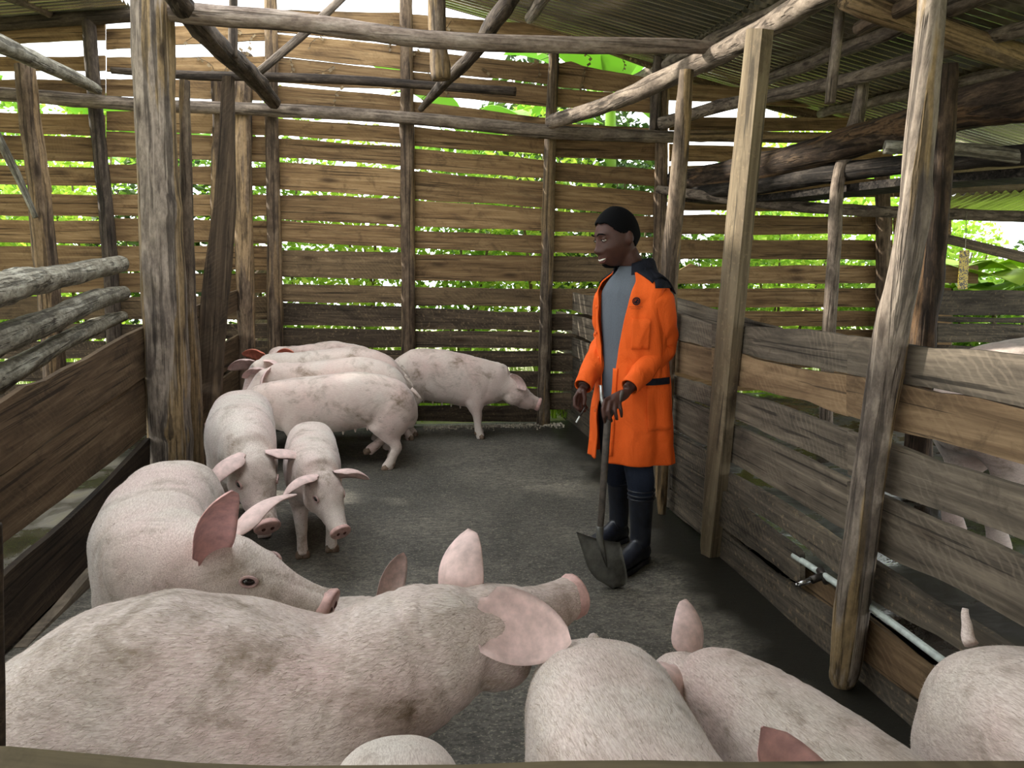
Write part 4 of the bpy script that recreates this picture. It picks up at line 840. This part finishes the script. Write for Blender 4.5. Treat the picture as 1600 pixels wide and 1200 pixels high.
# L M N O in the near right corner
pig('pig under the raised snout, its pink ear tip showing above the gate', (.365, 1.13), -84, .94, .96, ((-.6, -16), (-.1, -8), (.1, 0), (.35, 16), (.6, 36)), fat=1.10, hyaw=34, hpitch=12, neck=.07, ears=(((-.45, .35, .9), (.3, -1, .1), 1.35), ((.4, .9, -.1), (.7, 0, -.4))), earmat='pig_ear', voxel=.012, skinm='pig_skin_clean', earL=.21, earW=.068, hairs=14000)
pig('pig facing away near the right partition with ears spread', (.83, 1.20), 102, .86, .84, ((-.6, -6), (.2, 0), (.45, 12), (.6, 24)), ((-.6, 0), (.6, -.03)), 20, -22, .0, ears=(((.1, .95, .15), (.8, 0, -.4)), ((-.15, .6, .8), (.8, .1, -.4))), voxel=.011, skinm='pig_skin', earL=.17, hairs=14000)
pig('pig whose pale back shows just above the front gate', (-.04, .90), -88, .84, .92, tail_on=False, voxel=.014, skinm='pig_skin_clean', eyes=False, ears=(((.2, .9, .1), (.8, 0, -.4)), ((.2, .9, .1), (.8, 0, -.4))))
pig('pig in the lower right corner seen from behind, tail up', (1.25, .86), -84, 1.1, 1.0, ((-.6, -8), (.6, 0)), tail=(.9, .42), hairs=12000, voxel=.012, skinm='pig_skin')
# P: sow in the neighbouring pen
pig('pig in the right neighbouring pen behind the partition', (3.08, 2.95, .25), 4, 1.4, 1.38, hpitch=-30, voxel=.02, skinm='pig_skin_far', tail_on=False)
# ================================================================== THE MAN
PH = math.radians(-60)
man = empty('person', (1.09, 3.66, 0), PH, 'man in open orange work coat with black collar leaning on a shovel', 'person')
MW = Matrix.Translation((1.09, 3.66, 0)) @ Matrix.Rotation(PH, 4, 'Z'); MI = MW.inverted()
def wl_(v): return MI @ Vector(v)
def pxl(x, y, Y): return MI @ atY(x, y, Y)
# key joints in the person's own frame (forward = -Y, left = +X)
shL, shR = Vector((.185, .0, 1.425)), Vector((-.185, .0, 1.425))
elL = wl_((1.235, 3.60, 1.10)); wrL = pxl(984, 605, 3.41); elR = Vector((-.205, .025, 1.12)); wrR = pxl(911, 604, 3.60)
headc = Vector((-.035, -.085, 1.650))
hy = math.radians(-14); hp = math.radians(-15)
hf = Vector((math.sin(hy)*math.cos(hp), -math.cos(hy)*math.cos(hp), math.sin(hp))).normalized(); hl = Vector((math.cos(hy), math.sin(hy), 0)); hu = hl.cross(hf)*1.0
if hu.z < 0: hu = -hu
HS = 1.19
def headpt(th, ph, grow=0.0):
    """th: 0 front .. pi back (signed to the left), ph: -pi/2 chin .. pi/2 crown; returns head-local (f, l, u)"""
    cf = math.cos(ph)*math.cos(th); cl = math.cos(ph)*math.sin(th); cu = math.sin(ph)
    f = .094*cf; l = .075*cl; u = .118*cu
    if cf > 0 and u < 0 and cf > 1e-6: f *= math.sqrt(max(0, 1-abs(cu)**3.6))/max(.05, math.sqrt(1-cu*cu))
    if f < 0: f *= 1.08
    if u < -.02:
        k = min(1, (-.02-u)/.098); l *= 1-.30*k**1.3; f = f*(1-.04*k) if f > 0 else f*(1-.55*k)
        if f > 0: f += .026*k*max(0, cf)**.5
    if u > .03 and f > 0: f -= .012*((u-.03)/.088)**2
    G = lambda a, b, wa, wb: math.exp(-((l-a)/wa)**2-((u-b)/wb)**2)
    if cf > 0:
        d = .021*G(0, -.034, .014, .015)+.011*G(0, -.010, .010, .022)+.011*(G(.016, -.040, .009, .009)+G(-.016, -.040, .009, .009))
        d += -.011*(G(.031, .006, .017, .012)+G(-.031, .006, .017, .012))+.006*(G(.03, .030, .024, .009)+G(-.03, .030, .024, .009))
        d += .0095*G(0, -.064, .024, .0065)+.0095*G(0, -.083, .020, .0075)-.007*G(0, -.0735, .026, .0035)+.010*G(0, -.108, .022, .014)
        d += .007*(G(.045, -.030, .016, .016)+G(-.045, -.030, .016, .016))
        f += d*min(1, cf*2.2)
    n = Vector((cf, cl, cu)); q = Vector((f, l, u))+n*grow
    return q
def hw(q): return headc+(hf*q.x+hl*q.y+hu*q.z)*HS
g = Geo(); NU, NV = 84, 64; rings = []
for i in range(1, NV):
    ph = -math.pi/2+math.pi*i/NV; rings.append([hw(headpt(2*math.pi*j/NU, ph)) for j in range(NU)])
g.loft(rings)
for sd_ in (1, -1):       # ears, eyelids
    c = hw(Vector((-.012, .074*sd_, -.010))); g.ell(c, (hf, hl, hu), (.020, .010, .036), 14, 10); g.ell(c+hl*(.008*sd_)-hf*.006+hu*.004, (hf, hl, hu), (.017, .007, .030), 14, 10)
    g.ell(hw(Vector((.079, .031*sd_, .011))), (hf, hl, hu), (.010, .017, .007), 12, 8)
g.tube([(0, .012, 1.40), (0, .005, 1.49), (-.008, -.03, 1.56), headc-Vector((0, -.02, .02))], [.075, .058, .056, .055], 18)
tor = [(.86, .12, .09), (.92, .160, .105), (1.0, .155, .10), (1.08, .145, .095), (1.2, .155, .105), (1.32, .168, .11), (1.39, .155, .088), (1.44, .11, .07), (1.47, .07, .06)]
g.loft([[Vector((a*math.cos(2*math.pi*j/24), b*math.sin(2*math.pi*j/24), z)) for j in range(24)] for z, a, b in tor])
g.tube([shL+Vector((-.03, 0, -.05)), shL.lerp(elL, .5), elL, elL.lerp(wrL, .4), wrL], [.045, .045, .043, .042, .028], 14)
g.tube([shR+Vector((.03, 0, -.05)), shR.lerp(elR, .5), elR, elR.lerp(wrR, .4), wrR], [.045, .045, .043, .042, .028], 14)
ftL, ftR = Vector((.150, -.075, 0)), Vector((-.135, .055, 0))
for sd_, ft in ((1, ftL), (-1, ftR)): g.tube([(.085*sd_, .0, .88), (.098*sd_, -.005, .76), (.112*sd_, ft.y*.5-.02, .54), (ft.x, ft.y+.012, .30), (ft.x, ft.y+.012, .10)], [.075, .070, .052, .046, .040], 14)
# left hand on the shovel grip (knuckles toward the camera)
kn = [pxl(947, 626, 3.33), pxl(954, 630, 3.32), pxl(961, 632, 3.32), pxl(968, 630, 3.33)]
pal = (kn[1]+kn[2])/2; ax_ = (pal-wrL).normalized(); sd2 = (kn[3]-kn[0]).normalized(); nn_ = ax_.cross(sd2).normalized()
g.ell(wrL.lerp(pal, .55), (sd2, nn_, ax_), (.040, .021, .062), 16, 10); g.tube([wrL-ax_*.03, wrL+ax_*.03], [(.030, .024), (.034, .021)], 14)
fings = [[(945, 626, 3.335), (942, 640, 3.31), (944, 653, 3.30), (946, 661, 3.315)], [(953, 630, 3.325), (951, 643, 3.30), (953, 653, 3.30), (956, 659, 3.315)], [(961, 631, 3.325), (961, 643, 3.30), (963, 651, 3.30), (964, 656, 3.315)], [(968, 629, 3.33), (970, 640, 3.31), (971, 647, 3.31), (971, 652, 3.32)]]
for k, fl in enumerate(fings):
    P = [pxl(*q) for q in fl]; r = .0105 if k < 3 else .0092; g.tube([wrL.lerp(P[0], .6)]+P, [r*1.15, r*1.1, r, r*.92, r*.72], 10)
P = [wrL.lerp(pal, .25)+Vector((0, 0, -.005)), pxl(957, 620, 3.36), pxl(946, 626, 3.375), pxl(941, 634, 3.37)]; g.tube(P, [.015, .013, .0115, .009], 10)
# right hand, relaxed and curled, holding a pen
k0 = pxl(905, 624, 3.565); ax_ = (k0-wrR).normalized(); g.ell(wrR.lerp(k0, .6), (Vector((0, 1, 0)), Vector((1, 0, 0)), ax_), (.038, .018, .055), 14, 10)
for k, fl in enumerate([[(898, 622, 3.53), (898, 634, 3.51), (904, 640, 3.50), (909, 640, 3.51)], [(903, 624, 3.54), (902, 637, 3.52), (907, 643, 3.515), (912, 642, 3.52)], [(908, 624, 3.56), (908, 637, 3.54), (912, 643, 3.54), (915, 641, 3.55)], [(912, 622, 3.58), (913, 634, 3.57), (916, 638, 3.57), (917, 636, 3.58)]]):
    P = [pxl(*q) for q in fl]; g.tube([wrR.lerp(P[0], .6)]+P, [.011, .011, .0102, .0095, .0078], 10)
P = [wrR.lerp(k0, .3), pxl(912, 612, 3.53), pxl(914, 624, 3.515), pxl(912, 634, 3.51)]; g.tube(P, [.014, .0125, .0108, .0085], 10)
fuse(g, 'body', 'human_skin', man, .0052, 2, .5)
# hair, brows, beard, eyes, mouth
V = []; Fc = []; idx = {}
def hairline(th, ph):
    a = abs(th); u = .118*math.sin(ph)
    lo = np.interp(a, [0, .55, .85, 1.1, 1.45, 1.65, 1.9, 2.3, 3.15], [.070, .068, .060, .036, .012, .012, -.03, -.055, -.060]); return u > lo
NU2, NV2 = 96, 60
g = Geo(); quads = []
for i in range(NV2+1):
    ph = -math.pi/2*.6+(math.pi/2*1.6)*i/NV2
    for j in range(NU2):
        th = -math.pi+2*math.pi*j/NU2; gr = float(np.interp(math.sin(ph)*.118, [-.06, .02, .07], [.003, .006, .010]))
        V.append(hw(headpt(th, ph, gr)))
for i in range(NV2):
    for j in range(NU2):
        th = -math.pi+2*math.pi*(j+.5)/NU2; ph = -math.pi/2*.6+(math.pi/2*1.6)*(i+.5)/NV2
        if hairline(th, ph): a = i*NU2+j; b = i*NU2+(j+1) % NU2; Fc.append((a, b, b+NU2, a+NU2))
used = sorted({i for f in Fc for i in f}); mp = {o: n for n, o in enumerate(used)}
hr = mesh('hair', [V[i] for i in used], [tuple(mp[i] for i in f) for f in Fc], 'hair_black', man, True)

bm = bmesh.new(); bm.from_mesh(hr.data); bmesh.ops.remove_doubles(bm, verts=bm.verts, dist=.0008); bm.to_mesh(hr.data); bm.free()
sm = hr.modifiers.new('thick', 'SOLIDIFY'); sm.thickness = .008; sm.offset = -1; sb = hr.modifiers.new('soft', 'SMOOTH'); sb.iterations = 3
for sd_ in (1, -1):
    Geo().tube([hw(Vector((f_, l_*sd_, u_))) for f_, l_, u_ in ((.098, .013, .027), (.097, .028, .034), (.089, .043, .031), (.080, .051, .025))], [.0028, .0040, .0034, .002], 8).obj('eyebrow', 'hair_black', man)
    g = Geo(); c = hw(Vector((.080, .031*sd_, .004))); g.ell(c, (hl, hu, hf), (.0135, .0048, .0105), 14, 9); g.ell(c+hf*.007-hu*.0025+hl*-.002, (hl, hu, hf), (.0062, .0042, .0055), 12, 8, 1)
    g.obj('eye', 'eye_white', man, True, None, ['eye_white', 'iris'])
    Geo().tube([hw(Vector((f_, l_*sd_, u_))) for f_, l_, u_ in ((.086, .017, .004), (.0925, .031, .0095), (.083, .047, .004))], [.0012, .0018, .0012], 6).obj('eyelashes', 'hair_black', man)
g = Geo(); g.tube([hw(Vector((f_, l_, u_))) for f_, l_, u_ in ((.082, -.027, -.068), (.096, -.016, -.0725), (.1005, 0, -.0745), (.096, .016, -.0725), (.082, .027, -.068))], [.0012, .0046, .005, .0046, .0012], 8); g.obj('teeth', 'teeth', man)
for uu, ff, r, nm in ((-.0665, .1015, .0046, 'upper_lip'), (-.0825, .100, .0052, 'lower_lip')):
    s_ = 1 if uu > -.07 else -1
    Geo().tube([hw(Vector((f_, l_, u_))) for f_, l_, u_ in ((.082, -.031, -.066), (ff-.007, -.017, uu+.001*s_), (ff+.002, 0, uu), (ff-.007, .017, uu+.001*s_), (.082, .031, -.066))], [.0015, r, r*1.05, r, .0015], 8).obj(nm, 'lip', man)
Vb = []; Fb = []
for i in range(9):
    ph = math.asin(-.78-.20*i/8)
    for j in range(13): Vb.append(hw(headpt((j/12*2-1)*(.34+.30*(i/8)), ph, .004)))
Fb = [(i*13+j, i*13+j+1, i*13+j+14, i*13+j+13) for i in range(8) for j in range(12)]
bd = mesh('beard', Vb, Fb, 'hair_black', man, True); sm = bd.modifiers.new('thick', 'SOLIDIFY'); sm.thickness = .006; sm.offset = 0
# ---- shirt
def shell(name, prof, mat, parent, a0, a1, th=.007, N=48, amp=.004, seed=1, hemf=None, cut=None, sub=1):
    V = []; Fc = []; nz_ = len(prof)
    for i, (z, ax, ay, cy) in enumerate(prof):
        lo = a0(z); hi = 2*math.pi-a1(z)
        for j in range(N+1):
            t = lo+(hi-lo)*j/N; w = 1+amp*12*nz(math.cos(t)*2.2+seed, math.sin(t)*2.2, z*5)+amp*7*nz(math.cos(t)*6, math.sin(t)*6+seed, z*9)
            if hemf: w += hemf(z, t)
            zz = z+(cut(t, z) if cut else 0)
            V.append(Vector((ax*math.sin(t)*w, cy-ay*math.cos(t)*w, zz)))
    for i in range(nz_-1):
        for j in range(N): a = i*(N+1)+j; Fc.append((a, a+1, a+N+2, a+N+1))
    o = mesh(name, V, Fc, mat, parent, True)
    m = o.modifiers.new('sub', 'SUBSURF'); m.levels = sub; m.render_levels = sub
    m = o.modifiers.new('thick', 'SOLIDIFY'); m.thickness = th; m.offset = 0
    return o
def prof(tab, n):
    zs = np.linspace(tab[0][0], tab[-1][0], n); T = sorted(tab)
    return [(z,)+tuple(float(np.interp(z, [t[0] for t in T], [t[k] for t in T])) for k in (1, 2, 3)) for z in zs]
shell('shirt', prof([(1.505, .064, .064, -.004), (1.48, .082, .078, 0), (1.44, .135, .100, 0), (1.38, .178, .122, 0), (1.25, .175, .128, 0), (1.1, .163, .122, 0), (.98, .168, .126, 0), (.84, .172, .130, 0)], 34), 'shirt_grey', man, lambda z: math.pi, lambda z: -math.pi, .006, 56, .004, 3)
cn = Geo(); cn.tube([Vector((.066*math.sin(t), -.004-.066*math.cos(t), 1.502+.012*(-math.cos(t)))) for t in np.linspace(0, 2*math.pi, 33)], .006, 8); cn.obj('neckband', 'shirt_grey', man)
# ---- coat
CT = [(1.482, .105, .090, .008), (1.465, .128, .098, .006), (1.43, .190, .115, .004), (1.38, .212, .138, 0), (1.25, .205, .150, 0), (1.1, .196, .150, .004), (1.0, .200, .154, .008), (.85, .214, .168, .012), (.70, .228, .182, .014), (.52, .240, .194, .014)]
aL = lambda z: float(np.interp(z, [.54, .8, 1.0, 1.2, 1.4, 1.5], [.05, .10, .16, .36, .55, .75]))
aR = lambda z: float(np.interp(z, [.54, .8, 1.0, 1.2, 1.4, 1.5], [.30, .34, .36, .55, .70, .85]))
hem = lambda z, t: max(0, (1.0-z))*.10*math.sin(t*7+1.0+z*2)+max(0, (.95-z))*.05*math.sin(t*13)
coat = shell('coat', prof(CT, 56), 'coat_orange', man, aL, aR, .006, 90, .006, 7, hem)
def coatpt(t, z, off=.004):
    ax, ay, cy = (float(np.interp(z, [c[0] for c in sorted(CT)], [c[k] for c in sorted(CT)])) for k in (1, 2, 3))
    w = 1+.072*nz(math.cos(t)*2.2+7, math.sin(t)*2.2, z*5)+.042*nz(math.cos(t)*6, math.sin(t)*6+7, z*9)+hem(z, t)
    n = Vector((math.sin(t)*ay, -math.cos(t)*ax, 0)).normalized(); return Vector((ax*math.sin(t)*w, cy-ay*math.cos(t)*w, z))+n*off
def patch(name, t0, t1, z0, z1, mat, parent, off=.007, nt=12, nz_=6, th=.004, ztop=None):
    V = []; Fc = []
    for i in range(nz_+1):
        for j in range(nt+1):
            t = t0+(t1-t0)*j/nt; zt = ztop(t) if ztop else z1; z = z0+(zt-z0)*i/nz_; V.append(coatpt(t, z, off))
    for i in range(nz_):
        for j in range(nt): a = i*(nt+1)+j; Fc.append((a, a+1, a+nt+2, a+nt+1))
    o = mesh(name, V, Fc, mat, parent, True); m = o.modifiers.new('thick', 'SOLIDIFY'); m.thickness = th; m.offset = 0; return o
# sleeves with folds
def sleeve(a, b, c, cuff, seed, lab=None):
    P = catmull([tuple(a), tuple(a.lerp(b, .5)+Vector((.01 if a.x > 0 else -.01, .0, 0))), tuple(b), tuple(b.lerp(c, .5)), tuple(c)], 40); R = np.interp(np.linspace(0, 1, 40), [0, .08, .25, .5, .6, .8, 1], [.055, .086, .082, .070, .068, .058, .045])
    def wob(i, j, p, an):
        fold = .07*math.sin(i*1.15+2.2*math.cos(an+seed)+seed)*math.exp(-((i-21)/9)**2)+.05*math.sin(i*.9+1.6*math.sin(an*2))*math.exp(-((i-33)/7)**2)
        return 1+fold+.06*nz(math.cos(an)*1.5+seed, math.sin(an)*1.5, i*.22)
    g = Geo(); g.tube([tuple(p) for p in P], [float(r) for r in R], 28, False, 0, wob); o = g.obj('sleeve', 'coat_orange', coat)
    m = o.modifiers.new('sub', 'SUBSURF'); m.levels = 1; m.render_levels = 1; m = o.modifiers.new('thick', 'SOLIDIFY'); m.thickness = .006; m.offset = -1
    e_ = [Vector(p) for p in P[-4:]]; return o
sleeve(shL+Vector((-.035, 0, -.040)), elL, wrL+(elL-wrL)*.0, .05, 1.0); sleeve(shR+Vector((.035, 0, -.040)), elR, wrR+(elR-wrR)*.0, .05, 4.0)
# black yoke over the shoulders, collar, pocket edge, emblem, buttons
def yoke():
    V = []; Fc = []; nt = 40; zs = [1.398, 1.41, 1.43, 1.45, 1.468, 1.485, 1.50]
    for z in zs:
        for j in range(nt+1):
            t = 1.18+(2*math.pi-2.36)*j/nt; V.append(coatpt(t, z, .010))
    for i in range(len(zs)-1):
        for j in range(nt): a = i*(nt+1)+j; Fc.append((a, a+1, a+nt+2, a+nt+1))
    o = mesh('yoke', V, Fc, 'coat_black', coat, True); m = o.modifiers.new('thick', 'SOLIDIFY'); m.thickness = .005; m.offset = 0
yoke()
for sd_ in (1, -1):       # shoulder caps of the yoke over the sleeve heads
    V = []; Fc = []
    for i in range(7):
        x = .070+.115*i/6
        for j in range(13):
            y = -.058+.172*j/12; zt = float(np.interp(x, [.06, .12, .17, .20], [1.510, 1.488, 1.462, 1.440])); V.append(Vector((x*sd_, y, zt-.06*((y-.008)/.09)**2*(1 if y > 0 else .9))))
    for i in range(6):
        for j in range(12): a = i*13+j; Fc.append((a, a+1, a+14, a+13))
    o = mesh('shoulder_panel', V, Fc, 'coat_black', coat, True); m = o.modifiers.new('thick', 'SOLIDIFY'); m.thickness = .006; m.offset = 0
V = []; Fc = []; nt = 40
tab = ((1.478, .092, .088), (1.505, .086, .084), (1.535, .084, .083), (1.545, .088, .087), (1.53, .098, .096), (1.495, .110, .104), (1.468, .122, .110))
for (z, ax, ay) in tab:
    for j in range(nt+1):
        t = .62+(2*math.pi-1.35)*j/nt; fr_ = min(1, min(j, nt-j)/8); zz = z-.030*(1-fr_)-(0.02*(1-fr_) if z < 1.5 else 0); V.append(Vector((ax*math.sin(t), .012-ay*math.cos(t)*1.05, zz)))
for i in range(len(tab)-1):
    for j in range(nt): a = i*(nt+1)+j; Fc.append((a, a+1, a+nt+2, a+nt+1))
o = mesh('collar', V, Fc, 'coat_black', coat, True); m = o.modifiers.new('thick', 'SOLIDIFY'); m.thickness = .006; m.offset = 0
patch('pocket', 1.02, 1.86, .70, .925, 'coat_orange', coat, .009, 14, 8, .004); patch('pocket_trim', 1.00, 1.88, .925, .958, 'coat_black', coat, .012, 14, 3, .005)
patch('chest_pocket', .62, 1.12, 1.10, 1.25, 'coat_orange', coat, .009, 10, 6, .004)
patch('placket', .10, .24, .56, 1.0, 'coat_orange', coat, .007, 3, 20, .004)
# emblem: round badge with two lines of small lettering under it (too small to read)
g = Geo(); T0, Z0 = .70, 1.335; cx = coatpt(T0, Z0, .012); nrm = Vector((math.sin(T0)*.15, -math.cos(T0)*.2, 0)).normalized(); tx = Vector((0, 0, 1)).cross(nrm).normalized(); uz = nrm.cross(tx)
ring = lambda r: [cx+tx*(r*math.cos(a))+uz*(r*math.sin(a)) for a in np.linspace(0, 2*math.pi, 25)]
g.tube(ring(.017), .0030, 6); g.tube(ring(.0105), .0022, 6); g.tube([cx+tx*-.008+uz*-.008, cx+tx*.002+uz*.003, cx+tx*.009+uz*.007], .003, 6); g.tube([cx-uz*.010, cx+uz*.004+tx*.005], .0026, 6)
rs = random.Random(3)
for row_, (n, dz) in enumerate(((11, -.030), (8, -.039))):
    for k in range(n):
        x = (k-n/2)*.0062; h = rs.uniform(.0025, .0045); a = cx+tx*x+uz*dz; g.tube([a, a+uz*h, a+uz*h+tx*.0028], .0009, 4)
g.obj('emblem', 'coat_black', coat)
for z in (1.30, 1.17, 1.04, .90, .77):
    p = coatpt(2*math.pi-aR(z)-.10, z, .006); n = Vector((math.sin(-aR(z)), -math.cos(-aR(z)), 0)); Geo().tube([p, p+n*.004], .009, 14).obj('button', 'button', coat)
# ---- trousers and boots
tr = Geo()
tr.loft([[Vector((a*math.cos(2*math.pi*j/28), b*math.sin(2*math.pi*j/28), z)) for j in range(28)] for z, a, b in ((.80, .165, .118), (.86, .172, .122), (.92, .168, .120), (.98, .160, .116))])
for sd_, ft in ((1, ftL), (-1, ftR)):
    tr.tube([(.088*sd_, 0, .90), (.098*sd_, -.005, .76), (.112*sd_, ft.y*.5-.02, .54), (ft.x*.96, ft.y*.8, .42), (ft.x, ft.y+.01, .34)], [.098, .093, .076, .072, .060], 20, True, 0, lambda i, j, p, an: 1+.05*nz(math.cos(an)*2, math.sin(an)*2, p.z*14))
fuse(tr, 'trousers', 'jeans_navy', man, .010, 4)
for sd_, ft in ((1, ftL), (-1, ftR)):
    rz = math.radians(13 if sd_ > 0 else 6); R_ = Matrix.Rotation(rz, 4, 'Z'); T_ = Matrix.Translation(ft) @ R_
    tp = lambda x, y, z: T_ @ Vector((x, y, z))
    g = Geo()
    g.tube([tp(0, .02, .10), tp(0, .022, .20), tp(0, .018, .30), tp(0, .016, .385)], [(.052, .052), (.053, .056), (.060, .064), (.064, .068)], 24, True, 0, None, (1, 0, 0))
    g.loft([[tp(w*math.cos(2*math.pi*j/20), y, zc+h*math.sin(2*math.pi*j/20)) for j in range(20)] for y, w, h, zc in ((.085, .020, .03, .055), (.075, .036, .045, .055), (.03, .046, .058, .065), (-.04, .046, .060, .070), (-.10, .049, .046, .055), (-.16, .051, .038, .048), (-.20, .044, .032, .044), (-.225, .022, .022, .040))])
    b = fuse(g, 'boot', 'rubber', man, .007, 4)
    so = Geo(); out = [(0, .088), (.030, .080), (.042, .04), (.040, -.02), (.050, -.09), (.053, -.14), (.045, -.195), (.024, -.226), (0, -.232)]; out = out+[(-x, y) for x, y in reversed(out[1:-1])]
    so.loft([[tp(x*k, y*(1 if k == 1 else k), z) for x, y in out] for z, k in ((0.0, .97), (.006, 1.0), (.022, 1.0), (.026, .96))]); so.obj('sole', 'rubber', b, False)
    g = Geo()
    for zz, r in ((.365, .0695), (.345, .068), (.388, .070)): g.tube([tp(r*.95*math.cos(a), .017+r*math.sin(a), zz) for a in np.linspace(0, 2*math.pi, 33)], .0045, 6)
    g.obj('cuff_band', 'rubber', b)
    g = Geo()
    for q in range(4): y = -.035-.022*q; z = .128-.016*q; g.tube([tp(.040*math.cos(a), y, z-.045+.045*math.sin(a)) for a in np.linspace(.3, math.pi-.3, 12)], .0035, 6)
    g.obj('instep_ridges', 'rubber', b)
# ---- shovel
tipw = atZ(955, 920, 0); sh = empty('shovel', tipw, label='worn steel spade with forked wooden grip held by the man', cat='shovel'); SO = Vector(tipw)
top = atY(950, 648, 3.325)-SO; neck_ = atY(937, 842, 3.235)-SO
g = Geo(); g.tube([tuple(p) for p in catmull([tuple(top), tuple(top.lerp(neck_, .35)), tuple(top.lerp(neck_, .7)), tuple(neck_)], 20)], [float(np.interp(i/19, [0, .5, 1], [.018, .0165, .0155])) for i in range(20)], 14); g.obj('shaft', 'shovel_wood', sh)
hy0 = atY(939, 602, 3.36)-SO; hy1 = atY(973, 611, 3.345)-SO
for q in (hy0, hy1):
    g = Geo(); m_ = top.lerp(q, .5)+(q-(hy0+hy1)/2)*.25; g.tube([top+Vector((0, 0, -.02)), m_, q], [(.012, .012), (.010, .012), (.008, .012)], 10); g.obj('fork_grip', 'shovel_tip' if q is hy0 else 'shovel_wood', sh)
# dished blade
a0, a1 = atY(902, 834, 3.235)-SO, atY(971, 851, 3.225)-SO; V = []; Fc = []; nu, nv = 12, 12
ex_ = (a1-a0); cx0 = (a0+a1)/2; dn = Vector((.015, .0, -cx0.z)); nrm = ex_.cross(dn).normalized()
if nrm.y > 0: nrm = -nrm
low = Vector((.006, .01, .0))
for lay in (0, 1):
    for i in range(nv+1):
        v = i/nv
        for j in range(nu+1):
            u = j/nu*2-1; wd = .5*(1-.10*v-.0*v) if v < .55 else .5*(1-.10*v)*math.sqrt(max(.0, 1-((v-.55)/.45)**2.4))**.8
            wd = max(wd, .05); c = cx0.lerp(low, v); p = c+ex_*(u*wd)+nrm*(-.028*u*u+.02*math.sin(v*2.2))
            V.append(p+(nrm*(-.003) if lay else Vector()))
n1 = (nu+1)*(nv+1)
for lay in (0, 1):
    for i in range(nv):
        for j in range(nu): a = lay*n1+i*(nu+1)+j; q = (a, a+1, a+nu+2, a+nu+1); Fc.append(q if lay == 0 else q[::-1])
for i in range(nv):
    for j in (0, nu): a = i*(nu+1)+j; Fc.append((a, a+nu+1, a+nu+1+n1, a+n1))
for j in range(nu):
    for i in (0, nv): a = i*(nu+1)+j; Fc.append((a, a+1, a+1+n1, a+n1))
mesh('blade', V, Fc, 'shovel_steel', sh, True)
g = Geo(); g.tube([neck_+Vector((0, 0, .06)), neck_, cx0.lerp(low, .25)+nrm*.018, cx0.lerp(low, .55)+nrm*.016], [.019, .018, .012, .003], 12); g.obj('socket', 'shovel_steel', sh)
# pen in the far hand
p0, p1 = atY(913, 639, 3.505), atY(900, 660, 3.50); pe = empty('pen', p1, label='small white marker pen in the far hand of the man', cat='pen'); d_ = p0-p1
Geo().tube([(0, 0, 0), d_*.5], .0042, 10).obj('pen_barrel', 'pen_white', pe); Geo().tube([d_*.45, d_*1.15], .0055, 10).obj('pen_cap', 'brass_dark', pe)
